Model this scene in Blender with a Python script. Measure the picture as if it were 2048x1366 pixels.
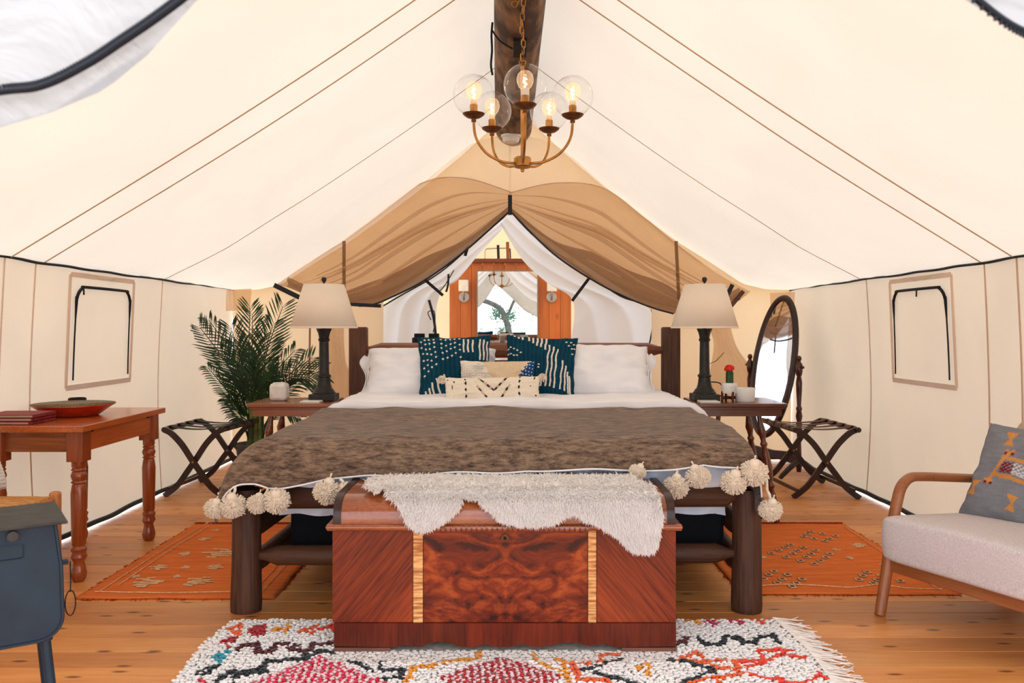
import bpy, math, random
import numpy as np
from mathutils import Vector, Matrix, noise as mnoise
random.seed(7); rng = np.random.default_rng(7)
C = bpy.context.scene
COL = C.collection
for o in list(bpy.data.objects): bpy.data.objects.remove(o)

# ------------------------------------------------------------------ camera
F, CZ, HV, CU = 1650.0, 1.16, 657.0, 1024.0
cam_d = bpy.data.cameras.new('camera'); cam = bpy.data.objects.new('camera', cam_d); COL.objects.link(cam)
cam.location = (0, 0, CZ); cam.rotation_euler = (math.pi/2, 0, 0)
cam_d.sensor_width = 36; cam_d.lens = F*36/2048; cam_d.shift_y = -26/2048
cam_d.clip_start = .05; cam_d.clip_end = 500
cam_d.dof.use_dof = True; cam_d.dof.focus_distance = 3.9; cam_d.dof.aperture_fstop = 5.6
C.camera = cam
# ------------------------------------------------------------------ world, sun, exposure
w = bpy.data.worlds.new('world'); C.world = w; w.use_nodes = True
nt = w.node_tree; nt.nodes.clear()
wo = nt.nodes.new('ShaderNodeOutputWorld'); bg = nt.nodes.new('ShaderNodeBackground')
tc = nt.nodes.new('ShaderNodeTexCoord'); sep = nt.nodes.new('ShaderNodeSeparateXYZ')
rp = nt.nodes.new('ShaderNodeValToRGB')
nt.links.new(tc.outputs['Generated'], sep.inputs[0]); nt.links.new(sep.outputs['Z'], rp.inputs[0])
rp.color_ramp.elements[0].color = (.92, .93, 1.0, 1); rp.color_ramp.elements[1].color = (.70, .82, 1.0, 1)
nt.links.new(rp.outputs[0], bg.inputs[0]); nt.links.new(bg.outputs[0], wo.inputs[0])
bg.inputs[1].default_value = 2.2
sd = bpy.data.lights.new('sun', 'SUN'); sun = bpy.data.objects.new('sun', sd); COL.objects.link(sun)
sd.energy = 5.0; sd.angle = math.radians(6); sd.color = (1, .92, .84)
sun.rotation_euler = (math.radians(24), math.radians(-4), 0)
C.view_settings.view_transform = 'Standard'; C.view_settings.look = 'None'
C.view_settings.gamma = 1; C.view_settings.use_curve_mapping = False
C.view_settings.exposure = 0.60

# ------------------------------------------------------------------ helpers
def P(u, v, Y): return np.array(((u-CU)*Y/F, Y, CZ-(v-HV)*Y/F))
def FL(u, v, z=0.0):
    Y = F*(CZ-z)/(v-HV); return P(u, v, Y)
def hx(s):
    c = [int(s[i:i+2], 16)/255 for i in (0, 2, 4)]
    return tuple((x/12.92 if x <= .04045 else ((x+.055)/1.055)**2.4) for x in c)
def nz(x, y=0., z=0.): return mnoise.noise((x, y, z))

class B:
    """collects geometry of ONE mesh object"""
    def __init__(s): s.v = []; s.f = []; s.c = None
    def add(s, vs, fs):
        n = len(s.v); s.v.extend([tuple(map(float, p)) for p in vs]); s.f.extend([tuple(i+n for i in f) for f in fs]); return s
    def box(s, c, d, rz=0., rx=0., ry=0.):
        R = Matrix.Rotation(rz, 3, 'Z') @ Matrix.Rotation(ry, 3, 'Y') @ Matrix.Rotation(rx, 3, 'X')
        vs = [R @ Vector((x*d[0]/2, y*d[1]/2, z*d[2]/2)) + Vector(c) for x in (-1, 1) for y in (-1, 1) for z in (-1, 1)]
        return s.add(vs, [(0, 1, 3, 2), (4, 6, 7, 5), (0, 4, 5, 1), (2, 3, 7, 6), (0, 2, 6, 4), (1, 5, 7, 3)])
    def bar(s, a, b, wd, h, up=(0, 0, 1)):
        a, b = Vector(a), Vector(b); d = (b-a).normalized(); u = Vector(up); x = d.cross(u).normalized(); u = x.cross(d)
        vs = [p + x*i*wd/2 + u*j*h/2 for p in (a, b) for i, j in ((-1, -1), (1, -1), (1, 1), (-1, 1))]
        return s.add(vs, [(0, 3, 2, 1), (4, 5, 6, 7), (0, 1, 5, 4), (1, 2, 6, 5), (2, 3, 7, 6), (3, 0, 4, 7)])
    def tube(s, pts, r, n=10, closed=False, flat=1.0, up=None):
        pts = [Vector(p) for p in pts]; m = len(pts)
        rs = r if hasattr(r, '__len__') else [r]*m
        prev = None; vs = []
        for i, p in enumerate(pts):
            if closed: t = (pts[(i+1) % m]-pts[i-1])
            else: t = pts[min(i+1, m-1)]-pts[max(i-1, 0)]
            t.normalize()
            if prev is None:
                a = Vector(up) if up else (Vector((0, 0, 1)) if abs(t.z) < .9 else Vector((0, 1, 0)))
                x = t.cross(a).normalized()
            else:
                x = (prev - t*prev.dot(t)).normalized()
            prev = x; y = t.cross(x)
            for k in range(n):
                an = 2*math.pi*k/n; vs.append(p + (x*math.cos(an) + y*math.sin(an)*flat)*rs[i])
        fs = []
        for i in range(m if closed else m-1):
            j = (i+1) % m
            for k in range(n): fs.append((i*n+k, i*n+(k+1) % n, j*n+(k+1) % n, j*n+k))
        if not closed: fs.append(tuple(range(n))[::-1]); fs.append(tuple((m-1)*n+k for k in range(n)))
        return s.add(vs, fs)
    def lathe(s, prof, c=(0, 0, 0), n=24, sx=1., M=None):
        vs = []; c = Vector(c)
        for r, z in prof:
            for k in range(n):
                a = 2*math.pi*k/n; p = Vector((r*math.cos(a)*sx, r*math.sin(a), z))
                if M is not None: p = M @ p
                vs.append(p+c)
        fs = []; m = len(prof)
        for i in range(m-1):
            for k in range(n): fs.append((i*n+k, i*n+(k+1) % n, (i+1)*n+(k+1) % n, (i+1)*n+k))
        if prof[0][0] > 1e-5: fs.append(tuple(range(n))[::-1])
        if prof[-1][0] > 1e-5: fs.append(tuple((m-1)*n+k for k in range(n)))
        return s.add(vs, fs)
    def prism(s, poly, a, b, ax='x'):
        """poly in the plane across ax, extruded a..b along ax"""
        def mk(p, t): return (t, p[0], p[1]) if ax == 'x' else ((p[0], t, p[1]) if ax == 'y' else (p[0], p[1], t))
        n = len(poly); vs = [mk(p, a) for p in poly]+[mk(p, b) for p in poly]
        fs = [tuple(range(n)), tuple(range(2*n-1, n-1, -1))]+[(i, i+n, (i+1) % n+n, (i+1) % n) for i in range(n)]
        return s.add(vs, fs)
    def grid(s, pts):
        m, n = len(pts), len(pts[0])
        return s.add([p for r in pts for p in r], [(i*n+j, i*n+j+1, (i+1)*n+j+1, (i+1)*n+j) for i in range(m-1) for j in range(n-1)])
    def ball(s, c, r, n=12, sc=(1, 1, 1)):
        m = n//2+1
        prof = [(math.sin(math.pi*i/(m-1)), -math.cos(math.pi*i/(m-1))) for i in range(m)]
        vs = [(c[0]+r*sc[0]*a*math.cos(2*math.pi*k/n), c[1]+r*sc[1]*a*math.sin(2*math.pi*k/n), c[2]+r*sc[2]*z) for a, z in prof for k in range(n)]
        return s.add(vs, [(i*n+k, i*n+(k+1) % n, (i+1)*n+(k+1) % n, (i+1)*n+k) for i in range(m-1) for k in range(n)])

def part(name, b, m, parent=None, smooth=False, bev=0, solid=0, sub=0, cols=None, world=False, loc=None, label=None, kind=None, offset=0):
    vs = b.v
    if world and parent is not None:
        Mi = wm(parent).inverted(); vs = [tuple(Mi @ Vector(p)) for p in vs]
    if loc is not None and parent is None: vs = [(p[0]-loc[0], p[1]-loc[1], p[2]-loc[2]) for p in vs]
    me = bpy.data.meshes.new(name); me.from_pydata(vs, [], b.f)
    if cols is not None:
        ca = me.color_attributes.new('col', 'FLOAT_COLOR', 'POINT')
        a = np.ones((len(vs), 4), dtype=np.float32); a[:, :3] = cols; ca.data.foreach_set('color', a.ravel())
    me.validate(); me.update()
    if smooth:
        me.polygons.foreach_set('use_smooth', [True]*len(me.polygons))
        if smooth != 'all':
            try: me.set_sharp_from_angle(angle=math.radians(42))
            except Exception: pass
    o = bpy.data.objects.new(name, me); COL.objects.link(o); o.data.materials.append(m)
    if parent is not None: o.parent = parent
    if loc is not None: o.location = loc
    if solid:
        md = o.modifiers.new('s', 'SOLIDIFY'); md.thickness = solid; md.offset = offset
    if bev:
        md = o.modifiers.new('b', 'BEVEL'); md.width = bev; md.segments = 2; md.limit_method = 'ANGLE'; md.angle_limit = math.radians(40)
    if sub:
        md = o.modifiers.new('u', 'SUBSURF'); md.levels = sub; md.render_levels = sub
    if label: o['label'] = label
    if kind: o['kind'] = kind
    return o
def wm(o):
    M = Matrix.LocRotScale(o.location, o.rotation_euler, o.scale)
    return wm(o.parent) @ M if o.parent else M
def thing(name, label, cat, loc=(0, 0, 0), rz=0, group=None):
    o = bpy.data.objects.new(name, None); COL.objects.link(o); o.location = loc; o.rotation_euler = (0, 0, rz)
    o.empty_display_size = .1
    o['label'] = label; o['category'] = cat
    if group: o['group'] = group
    return o
def tag(o, label, cat, group=None):
    o['label'] = label; o['category'] = cat
    if group: o['group'] = group
    return o
def struct(name, b, m, **k):
    o = part(name, b, m, **k); o['kind'] = 'structure'; return o
def dup(o, label=None, loc=None, rz=None):
    def cp(a, par):
        c = a.copy(); COL.objects.link(c)
        if par is not None: c.parent = par
        for ch in [x for x in bpy.data.objects if x.parent == a]: cp(ch, c)
        return c
    c = cp(o, None)
    if label: c['label'] = label
    if loc is not None: c.location = loc
    if rz is not None: c.rotation_euler = (0, 0, rz)
    return c
def lerp_list(x, xs, ys): return float(np.interp(x, xs, ys))
def smooth_pts(pts, n=8):
    """Catmull-Rom through pts"""
    pts = [np.array(p, float) for p in pts]; out = []
    for i in range(len(pts)-1):
        p0 = pts[max(i-1, 0)]; p1 = pts[i]; p2 = pts[i+1]; p3 = pts[min(i+2, len(pts)-1)]
        for k in range(n):
            t = k/n; out.append(.5*((2*p1)+(-p0+p2)*t+(2*p0-5*p1+4*p2-p3)*t*t+(-p0+3*p1-3*p2+p3)*t**3))
    out.append(pts[-1]); return out

# ------------------------------------------------------------------ materials
def base(name):
    m = bpy.data.materials.new(name); m.use_nodes = True; n = m.node_tree; n.nodes.clear()
    out = n.nodes.new('ShaderNodeOutputMaterial'); return m, n, out
def noise_node(n, scale=(1, 1, 1), sc=5, det=4, rnd=True, rot=(0, 0, 0), dist=0, coord='Object'):
    t = n.nodes.new('ShaderNodeTexCoord'); mp = n.nodes.new('ShaderNodeMapping'); mp.inputs['Scale'].default_value = scale
    mp.inputs['Rotation'].default_value = rot
    if any(rot):
        mp.inputs['Rotation'].default_value = (0, 0, 0); m0 = n.nodes.new('ShaderNodeMapping'); m0.inputs['Rotation'].default_value = rot
        n.links.new(t.outputs[coord], m0.inputs[0]); n.links.new(m0.outputs[0], mp.inputs[0])
    else: n.links.new(t.outputs[coord], mp.inputs[0])
    if rnd:
        oi = n.nodes.new('ShaderNodeObjectInfo'); ml = n.nodes.new('ShaderNodeMath'); ml.operation = 'MULTIPLY'; ml.inputs[1].default_value = 37.
        n.links.new(oi.outputs['Random'], ml.inputs[0]); cb = n.nodes.new('ShaderNodeCombineXYZ')
        for i in range(3): n.links.new(ml.outputs[0], cb.inputs[i])
        n.links.new(cb.outputs[0], mp.inputs['Location'])
    no = n.nodes.new('ShaderNodeTexNoise'); no.inputs['Scale'].default_value = sc; no.inputs['Detail'].default_value = det
    no.inputs['Distortion'].default_value = dist
    n.links.new(mp.outputs[0], no.inputs['Vector']); return no, mp
def ramp(n, src, stops):
    r = n.nodes.new('ShaderNodeValToRGB'); e = r.color_ramp.elements
    while len(e) < len(stops): e.new(.5)
    for i, (p, c) in enumerate(stops): e[i].position = p; e[i].color = tuple(c)+(1,)
    n.links.new(src, r.inputs[0]); return r
def bumpn(n, src, st, dist=.002):
    b = n.nodes.new('ShaderNodeBump'); b.inputs['Strength'].default_value = st; b.inputs['Distance'].default_value = dist
    n.links.new(src, b.inputs['Height']); return b
def mat(name, c1, c2=None, rough=.6, scale=(1, 1, 1), sc=30, det=4, bump=0., metal=0., spec=.4, lo=.35, hi=.65, attr=False, sheen=0, rot=(0, 0, 0), dist=.002, coat=0, emit=None, nr=.5):
    m, n, out = base(name); p = n.nodes.new('ShaderNodeBsdfPrincipled'); n.links.new(p.outputs[0], out.inputs[0])
    p.inputs['Roughness'].default_value = rough; p.inputs['Metallic'].default_value = metal; p.inputs['Specular IOR Level'].default_value = spec
    p.inputs['Coat Weight'].default_value = coat
    if sheen: p.inputs['Sheen Weight'].default_value = sheen
    no, mp = noise_node(n, scale, sc, det, rot=rot); no.inputs['Roughness'].default_value = nr
    if c2 is None: c2 = tuple(x*.88 for x in c1)
    r = ramp(n, no.outputs[0], [(lo, c2), (hi, c1)])
    src = r.outputs[0]
    if attr:
        a = n.nodes.new('ShaderNodeVertexColor'); a.layer_name = 'col'
        mx = n.nodes.new('ShaderNodeMix'); mx.data_type = 'RGBA'; mx.blend_type = 'MULTIPLY'; mx.inputs[0].default_value = 1
        n.links.new(a.outputs[0], mx.inputs[6]); n.links.new(src, mx.inputs[7]); src = mx.outputs[2]
    n.links.new(src, p.inputs['Base Color'])
    if bump: n.links.new(bumpn(n, no.outputs[0], bump, dist).outputs[0], p.inputs['Normal'])
    if emit: p.inputs['Emission Color'].default_value = emit[0]+(1,); p.inputs['Emission Strength'].default_value = emit[1]
    return m
def wood(name, c1, c2, axis='x', rough=.4, g=60, knots=False, rot=(0, 0, 0), c3=None, bump=.15, spec=.5, coat=0, big=3.0, dist=1.2):
    """long-grain wood; axis = grain direction in object space"""
    m, n, out = base(name); p = n.nodes.new('ShaderNodeBsdfPrincipled'); n.links.new(p.outputs[0], out.inputs[0])
    p.inputs['Roughness'].default_value = rough; p.inputs['Specular IOR Level'].default_value = spec; p.inputs['Coat Weight'].default_value = coat
    p.inputs['Coat Roughness'].default_value = .15
    s = {'x': (.06, 1, 1), 'y': (1, .06, 1), 'z': (1, 1, .06)}[axis]
    fine, _ = noise_node(n, s, g*2.6, 5, rot=rot, dist=.4)
    s2 = {'x': (.16, 1, 1), 'y': (1, .16, 1), 'z': (1, 1, .16)}[axis]
    bign, _ = noise_node(n, s2, big, 3, rot=rot, dist=dist)
    r1 = ramp(n, fine.outputs[0], [(.3, c2), (.62, c1)])
    c3 = c3 or tuple(x*.72 for x in c2)
    r2 = ramp(n, bign.outputs[0], [(.36, c3), (.5, c2), (.66, c1)])
    mx = n.nodes.new('ShaderNodeMix'); mx.data_type = 'RGBA'; mx.inputs[0].default_value = .5
    n.links.new(r1.outputs[0], mx.inputs[6]); n.links.new(r2.outputs[0], mx.inputs[7]); src = mx.outputs[2]
    if knots:
        t = n.nodes.new('ShaderNodeTexCoord'); mp = n.nodes.new('ShaderNodeMapping'); n.links.new(t.outputs['Object'], mp.inputs[0])
        mp.inputs['Scale'].default_value = {'x': (.36, 1.15, 1), 'y': (1, .45, 1), 'z': (1, 1, .45)}[axis]
        oi = n.nodes.new('ShaderNodeObjectInfo'); ml = n.nodes.new('ShaderNodeMath'); ml.operation = 'MULTIPLY'; ml.inputs[1].default_value = 91.
        cb = n.nodes.new('ShaderNodeCombineXYZ'); n.links.new(oi.outputs['Random'], ml.inputs[0]); n.links.new(ml.outputs[0], cb.inputs[0]); n.links.new(ml.outputs[0], cb.inputs[1])
        n.links.new(cb.outputs[0], mp.inputs['Location'])
        vo = n.nodes.new('ShaderNodeTexVoronoi'); vo.voronoi_dimensions = '2D' if axis == 'x' else '3D'; vo.inputs['Scale'].default_value = 7.5; n.links.new(mp.outputs[0], vo.inputs['Vector'])
        kr = ramp(n, vo.outputs['Distance'], [(0.04, (.14, .10, .08)), (.095 if axis == 'x' else .2, (1, 1, 1))])
        mk = n.nodes.new('ShaderNodeMix'); mk.data_type = 'RGBA'; mk.blend_type = 'MULTIPLY'; mk.inputs[0].default_value = .85
        n.links.new(src, mk.inputs[6]); n.links.new(kr.outputs[0], mk.inputs[7]); src = mk.outputs[2]
        # board to board tone
        hv = n.nodes.new('ShaderNodeHueSaturation'); mr = n.nodes.new('ShaderNodeMapRange'); mr.inputs[3].default_value = .82; mr.inputs[4].default_value = 1.15
        n.links.new(oi.outputs['Random'], mr.inputs[0]); n.links.new(mr.outputs[0], hv.inputs['Value']); n.links.new(src, hv.inputs['Color']); src = hv.outputs[0]
    n.links.new(src, p.inputs['Base Color'])
    n.links.new(bumpn(n, fine.outputs[0], bump, .002).outputs[0], p.inputs['Normal'])
    return m
def canvas(name, refl, trans, f=.5, sc=4, bump=.3, trans2=None, transp=0., weave=True):
    """woven cloth: diffuse front, translucent back, optional see-through weave"""
    m, n, out = base(name)
    d = n.nodes.new('ShaderNodeBsdfDiffuse'); t = n.nodes.new('ShaderNodeBsdfTranslucent'); mx = n.nodes.new('ShaderNodeMixShader')
    mx.inputs[0].default_value = f
    no, mp = noise_node(n, (1, 1, 1), sc, 5, rnd=False, dist=.6)
    r = ramp(n, no.outputs[0], [(.3, tuple(x*.93 for x in refl)), (.7, refl)]); n.links.new(r.outputs[0], d.inputs[0])
    r2 = ramp(n, no.outputs[0], [(.3, tuple(x*.93 for x in trans)), (.7, trans)]); n.links.new(r2.outputs[0], t.inputs[0])
    if bump:
        b = bumpn(n, no.outputs[0], bump, .03); n.links.new(b.outputs[0], d.inputs['Normal']); n.links.new(b.outputs[0], t.inputs['Normal'])
    n.links.new(d.outputs[0], mx.inputs[1]); n.links.new(t.outputs[0], mx.inputs[2]); last = mx
    if transp:
        tr = n.nodes.new('ShaderNodeBsdfTransparent'); m2 = n.nodes.new('ShaderNodeMixShader'); m2.inputs[0].default_value = transp
        n.links.new(mx.outputs[0], m2.inputs[1]); n.links.new(tr.outputs[0], m2.inputs[2]); last = m2
    n.links.new(last.outputs[0], out.inputs[0]); return m
def thin_glass(name, tint=(1, 1, 1), refl=.9, emit=None):
    m, n, out = base(name)
    tr = n.nodes.new('ShaderNodeBsdfTransparent'); tr.inputs[0].default_value = tuple(tint)+(1,)
    g = n.nodes.new('ShaderNodeBsdfGlossy'); g.inputs['Roughness'].default_value = .02
    lw = n.nodes.new('ShaderNodeLayerWeight'); lw.inputs[0].default_value = .5
    pw_ = n.nodes.new('ShaderNodeMath'); pw_.operation = 'POWER'; pw_.inputs[1].default_value = 3.2; n.links.new(lw.outputs['Facing'], pw_.inputs[0])
    ml = n.nodes.new('ShaderNodeMath'); ml.operation = 'MULTIPLY_ADD'; ml.inputs[1].default_value = refl*.6; ml.inputs[2].default_value = .05; n.links.new(pw_.outputs[0], ml.inputs[0])
    mx = n.nodes.new('ShaderNodeMixShader'); n.links.new(ml.outputs[0], mx.inputs[0]); n.links.new(tr.outputs[0], mx.inputs[1]); n.links.new(g.outputs[0], mx.inputs[2])
    last = mx
    if emit:
        e = n.nodes.new('ShaderNodeEmission'); e.inputs[0].default_value = emit[0]+(1,); e.inputs[1].default_value = emit[1]
        ad = n.nodes.new('ShaderNodeAddShader'); n.links.new(mx.outputs[0], ad.inputs[0]); n.links.new(e.outputs[0], ad.inputs[1]); last = ad
    n.links.new(last.outputs[0], out.inputs[0]); return m
def emis(name, c, s):
    m, n, out = base(name); e = n.nodes.new('ShaderNodeEmission'); e.inputs[0].default_value = c+(1,); e.inputs[1].default_value = s
    n.links.new(e.outputs[0], out.inputs[0]); return m

CREAM = (.84, .77, .665)
M_roof = canvas('canvas_roof', (.86, .79, .70), (.65, .595, .505), .25, sc=1.3)
M_wall = canvas('canvas_wall', (.80, .71, .60), (.60, .485, .375), .31, sc=1.6)
M_back = canvas('canvas_back', (.84, .68, .49), (.80, .58, .36), .45, sc=1.4)
M_seam = canvas('canvas_seam', (.78, .58, .44), (.6, .4, .28), .2, bump=0)
M_patch = canvas('canvas_patch', (.95, .84, .75), (.9, .74, .62), .40, bump=0)
M_white = canvas('canvas_white', (.90, .91, .93), (.80, .83, .88), .42, sc=2.2, bump=.25)
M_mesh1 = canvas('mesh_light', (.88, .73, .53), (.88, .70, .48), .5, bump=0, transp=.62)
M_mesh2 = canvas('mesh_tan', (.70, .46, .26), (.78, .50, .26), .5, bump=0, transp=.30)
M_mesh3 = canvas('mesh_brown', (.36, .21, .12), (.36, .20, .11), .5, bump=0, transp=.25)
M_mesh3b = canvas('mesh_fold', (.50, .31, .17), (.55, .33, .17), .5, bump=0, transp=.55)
M_black = mat('black_webbing', (.012, .014, .02), rough=.7, sc=200)
M_zip = mat('zipper', (.010, .011, .016), rough=.6, sc=300, spec=.15)
M_floor = wood('pine_board', hx('E29E5A'), hx('C87E40'), 'x', rough=.42, g=30, knots=True, c3=hx('B0672F'), bump=.12, spec=.4)
M_sub = mat('subfloor', (.10, .05, .025))
M_log = wood('dark_log', hx('6E4630'), hx('3A2319'), 'z', rough=.6, g=30, c3=hx('22130E'), bump=.9, spec=.35)
M_logx = wood('dark_log_across', hx('5E3B27'), hx('3C2419'), 'x', rough=.55, g=40, c3=hx('2B1812'), bump=.5, spec=.35)
M_logy = wood('dark_log_along', hx('5A3826'), hx('3A2319'), 'y', rough=.6, g=40, c3=hx('2A1711'), bump=.5, spec=.35)
M_head = wood('stained_rail', hx('80472A'), hx('5E3020'), 'x', rough=.4, g=40, bump=.2)
M_beam = mat('bark_log', hx('8A6648'), hx('3E2A1E'), rough=.8, scale=(1.6, .5, 1.6), sc=7, det=8, bump=.9, lo=.38, hi=.62, dist=.02)
M_beamcap = mat('log_end', hx('8C6A4C'), hx('4A3424'), rough=.8, sc=30)
M_brass = mat('aged_brass', hx('C08A4A'), hx('9A6A34'), rough=.32, metal=.85, sc=20)
M_brassd = mat('dark_brass', hx('7A4E2A'), hx('5A3620'), rough=.4, metal=.7, sc=30)
M_chair = wood('acorn_wood', hx('A8683C'), hx('8A4E2A'), 'z', rough=.35, g=50, bump=.1)
M_chairx = wood('acorn_wood_x', hx('A8683C'), hx('8A4E2A'), 'x', rough=.35, g=50, bump=.1)
M_linen = mat('grey_linen', hx('DAD2D2'), hx('B8B0B2'), rough=.9, scale=(6, 1, 1), sc=120, bump=.5, spec=.1)
M_linen2 = mat('beige_linen', hx('CFB89E'), hx('B49C86'), rough=.9, scale=(6, 1, 1), sc=120, bump=.5, spec=.1)
M_cherryx = wood('cherry_table_x', hx('CC6A2E'), hx('A44C1C'), 'x', rough=.25, g=30, bump=.05, coat=.3)
M_cherryy = wood('cherry_table_y', hx('CC6A2E'), hx('A44C1C'), 'y', rough=.22, g=30, bump=.05, coat=.3)
M_cherryz = wood('cherry_table_z', hx('B05828'), hx('7C3614'), 'z', rough=.25, g=30, bump=.05, coat=.3)
M_dark = mat('espresso_wood', hx('3A1E16'), hx('22100C'), rough=.3, scale=(1, 1, .1), sc=30)
M_red = mat('mahogany', hx('4E1E16'), hx('30100C'), rough=.25, scale=(1, 1, .1), sc=30, coat=.2)
M_strap = mat('brown_strap', hx('6A4A38'), hx('4A3024'), rough=.8, sc=100)
M_night = wood('nightstand_wood', hx('7A4024'), hx('4A2414'), 'x', rough=.25, g=30, bump=.05, coat=.3)
M_nightl = wood('nightstand_wood_light', hx('9A5228'), hx('6A3418'), 'x', rough=.25, g=30, bump=.05, coat=.3)
M_iron = mat('bronze_black', (.022, .020, .016), (.012, .011, .01), rough=.38, metal=.3, sc=40)
M_shade = canvas('linen_shade', (.90, .77, .63), (.6, .5, .4), .06, bump=0)
M_sheet = mat('white_cotton', (.86, .85, .87), (.80, .79, .82), rough=.85, sc=6, spec=.15, bump=.25, dist=.01, det=2)
M_bluesheet = mat('pale_blue_sheet', (.80, .88, .99), (.70, .80, .97), rough=.85, sc=5, spec=.15, bump=.3, dist=.015, det=2)
M_blackcloth = mat('black_cloth', (.008, .009, .012), rough=.9, sc=20, spec=.1)
M_attr = mat('woven_attr', (1, 1, 1), (.86, .86, .86), rough=.9, sc=160, bump=.4, spec=.08, attr=True)
M_tuft = mat('wool_tuft', (1, 1, 1), (.94, .94, .94), rough=.95, sc=60, spec=.05, attr=True, sheen=.3)
M_tuftw = mat('white_yarn', hx('F6EFE8'), hx('E8DED4'), rough=.95, spec=.05)
M_kilim = mat('orange_kilim', hx('E07C42'), hx('C8622E'), rough=.95, scale=(1, 14, 1), sc=7, det=5, spec=.05, bump=.4, lo=.3, hi=.7)
M_kred = mat('rust_fringe', hx('B23A18'), hx('8E2A10'), rough=.95, sc=60, spec=.05)
M_stitch = mat('cream_stitch', hx('E8C49A'), hx('C89A6A'), rough=.95, sc=60, spec=.05)
M_stitchd = mat('grey_stitch', hx('7A5A5A'), hx('5A3A3A'), rough=.95, sc=90, spec=.05)
M_stove = mat('blue_steel', hx('1E3444'), hx('18293A'), rough=.5, metal=.25, sc=8, bump=.05)
M_stovet = mat('grey_steel', hx('3E3F3E'), hx('2E302F'), rough=.6, metal=.3, sc=20)
M_pot = mat('grey_pot', hx('4A4846'), rough=.5)
M_leaf = mat('palm_leaf', hx('264A20'), hx('122A10'), rough=.5, sc=3, spec=.35)
M_stem = mat('palm_stem', hx('6A7A3A'), hx('4A5028'), rough=.6, sc=10)
M_ceram = mat('white_ceramic', hx('E4E0D8'), hx('D6D0C6'), rough=.6, sc=20)
M_marble = mat('white_marble', hx('E8E6E2'), hx('C6C4C4'), rough=.35, scale=(1, 1, 2), sc=8, det=6, lo=.3, hi=.5)
M_steel = mat('brushed_steel', (.55, .52, .48), rough=.35, metal=.9, sc=60)
M_glass = thin_glass('clear_glass')
M_bulb = thin_glass('bulb_glass', (1, .90, .78), .8, emit=((1, .62, .34), .16))
M_fil = emis('filament', (1, .66, .36), 34)
M_shadew = mat('opal_glass', (.86, .84, .80), rough=.4)
M_fir = wood('fir_panel', hx('DC8038'), hx('C86628'), 'z', rough=.4, g=18, knots=True, c3=hx('A8521E'), bump=.05)
m, n, out = base('mirror_glass'); g = n.nodes.new('ShaderNodeBsdfGlossy'); g.inputs['Roughness'].default_value = 0; g.inputs[0].default_value = (.93, .95, .95, 1)
n.links.new(g.outputs[0], out.inputs[0]); M_mirror = m

# ------------------------------------------------------------------ setting: floor
b = B(); b.box((0, 3.2, -.055), (4.9, 9.0, .05))
floor = struct('floor', b, M_sub)
pw = .136; row = 0; y = .92
pm = {}
def plank_mesh(L):
    k = round(L, 2)
    if k not in pm:
        bb = B(); hw = (pw-.0034)/2; hl = L/2-.0012; z0, z1, e = -.03, 0., .0026
        prof = [(-hw, z0), (hw, z0), (hw, z1-e), (hw-e, z1), (-hw+e, z1), (-hw, z1-e)]
        bb.prism(prof, -hl, hl, 'x'); me = bpy.data.meshes.new('plank'); me.from_pydata(bb.v, [], bb.f); me.update(); me.materials.append(M_floor); pm[k] = me
    return pm[k]
while y < 7.18:
    cut = random.choice([.9, 1.5, 2.1, 2.7, 3.3, 3.9]) if random.random() < .62 else None
    segs = [(0, 4.88)] if cut is None else [(0, cut), (cut, 4.88)]
    for a, c_ in segs:
        o = bpy.data.objects.new('plank', plank_mesh(c_-a)); COL.objects.link(o); o.parent = floor
        o.location = (-2.44+(a+c_)/2, y+pw/2, random.uniform(-.0006, .0006))
    y += pw
b = B(); b.box((0, 8.4, -.02), (3.5, 2.3, .02)); struct('floor_bathroom', b, M_sub)
b = B(); b.box((0, 2, -.42), (60, 80, .1)); struct('ground', b, mat('dry_ground', (.50, .46, .36), (.34, .34, .24), rough=1, sc=.8))

# ------------------------------------------------------------------ roof
RX = .025; HWD = 2.43; EZ = 1.5
def prof_front(ax): return 3.09-(3.09-EZ)/HWD*ax - .035*math.sin(math.pi*min(ax/HWD, 1))
bx_ = [0, .42, .77, 1.44, 2.0, 2.2, 2.43, 2.6]; bz_ = [3.09, 2.70, 2.41, 1.90, 1.545, 1.50, 1.495, 1.49]
def roof_z(x, Y):
    ax = abs(x-RX*(1-abs(x)/HWD)); t = min(max((Y-5.3)/1.8, 0), 1); t = t*t*(3-2*t)
    z = prof_front(ax)*(1-t)+np.interp(ax, bx_, bz_)*t
    s = math.sin(math.pi*min(ax/HWD, 1))
    e_ = max(0, ax/HWD-.25)
    z += .012*s*nz(x*.9+Y*1.3, Y*2.2, 1.7)+.006*s*math.sin(Y*9+ax*3.5)*t+.007*e_*math.sin(Y*15-ax*6+3*nz(Y*1.5, ax))*max(0, 1-abs(Y-5.6)/1.7)
    return float(z)
b = B(); xs = np.linspace(-HWD, HWD, 121); ys = np.linspace(1.0, 7.3, 220)
b.grid([[(x, Y, roof_z(x, Y)) for x in xs] for Y in ys])
ceil = struct('ceiling', b, M_roof, smooth='all')
def roof_strip(sgn, Y0, wd=.010):
    bb = B(); rows = []
    for i in range(50):
        x = sgn*(.02+(HWD-.03)*i/49)
        rows.append([(x, Y0-wd/2, roof_z(x, Y0)-.004), (x, Y0+wd/2, roof_z(x, Y0)-.004)])
    bb.grid(rows); return bb
for sgn, Y0 in [(-1, 3.98), (-1, 4.27), (-1, 5.76), (1, 3.98), (1, 4.26), (1, 5.74), (-1, 2.3), (1, 2.3)]:
    part('seam', roof_strip(sgn, Y0, .011 if Y0 < 5 else .008), M_seam, ceil, solid=.003)
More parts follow.
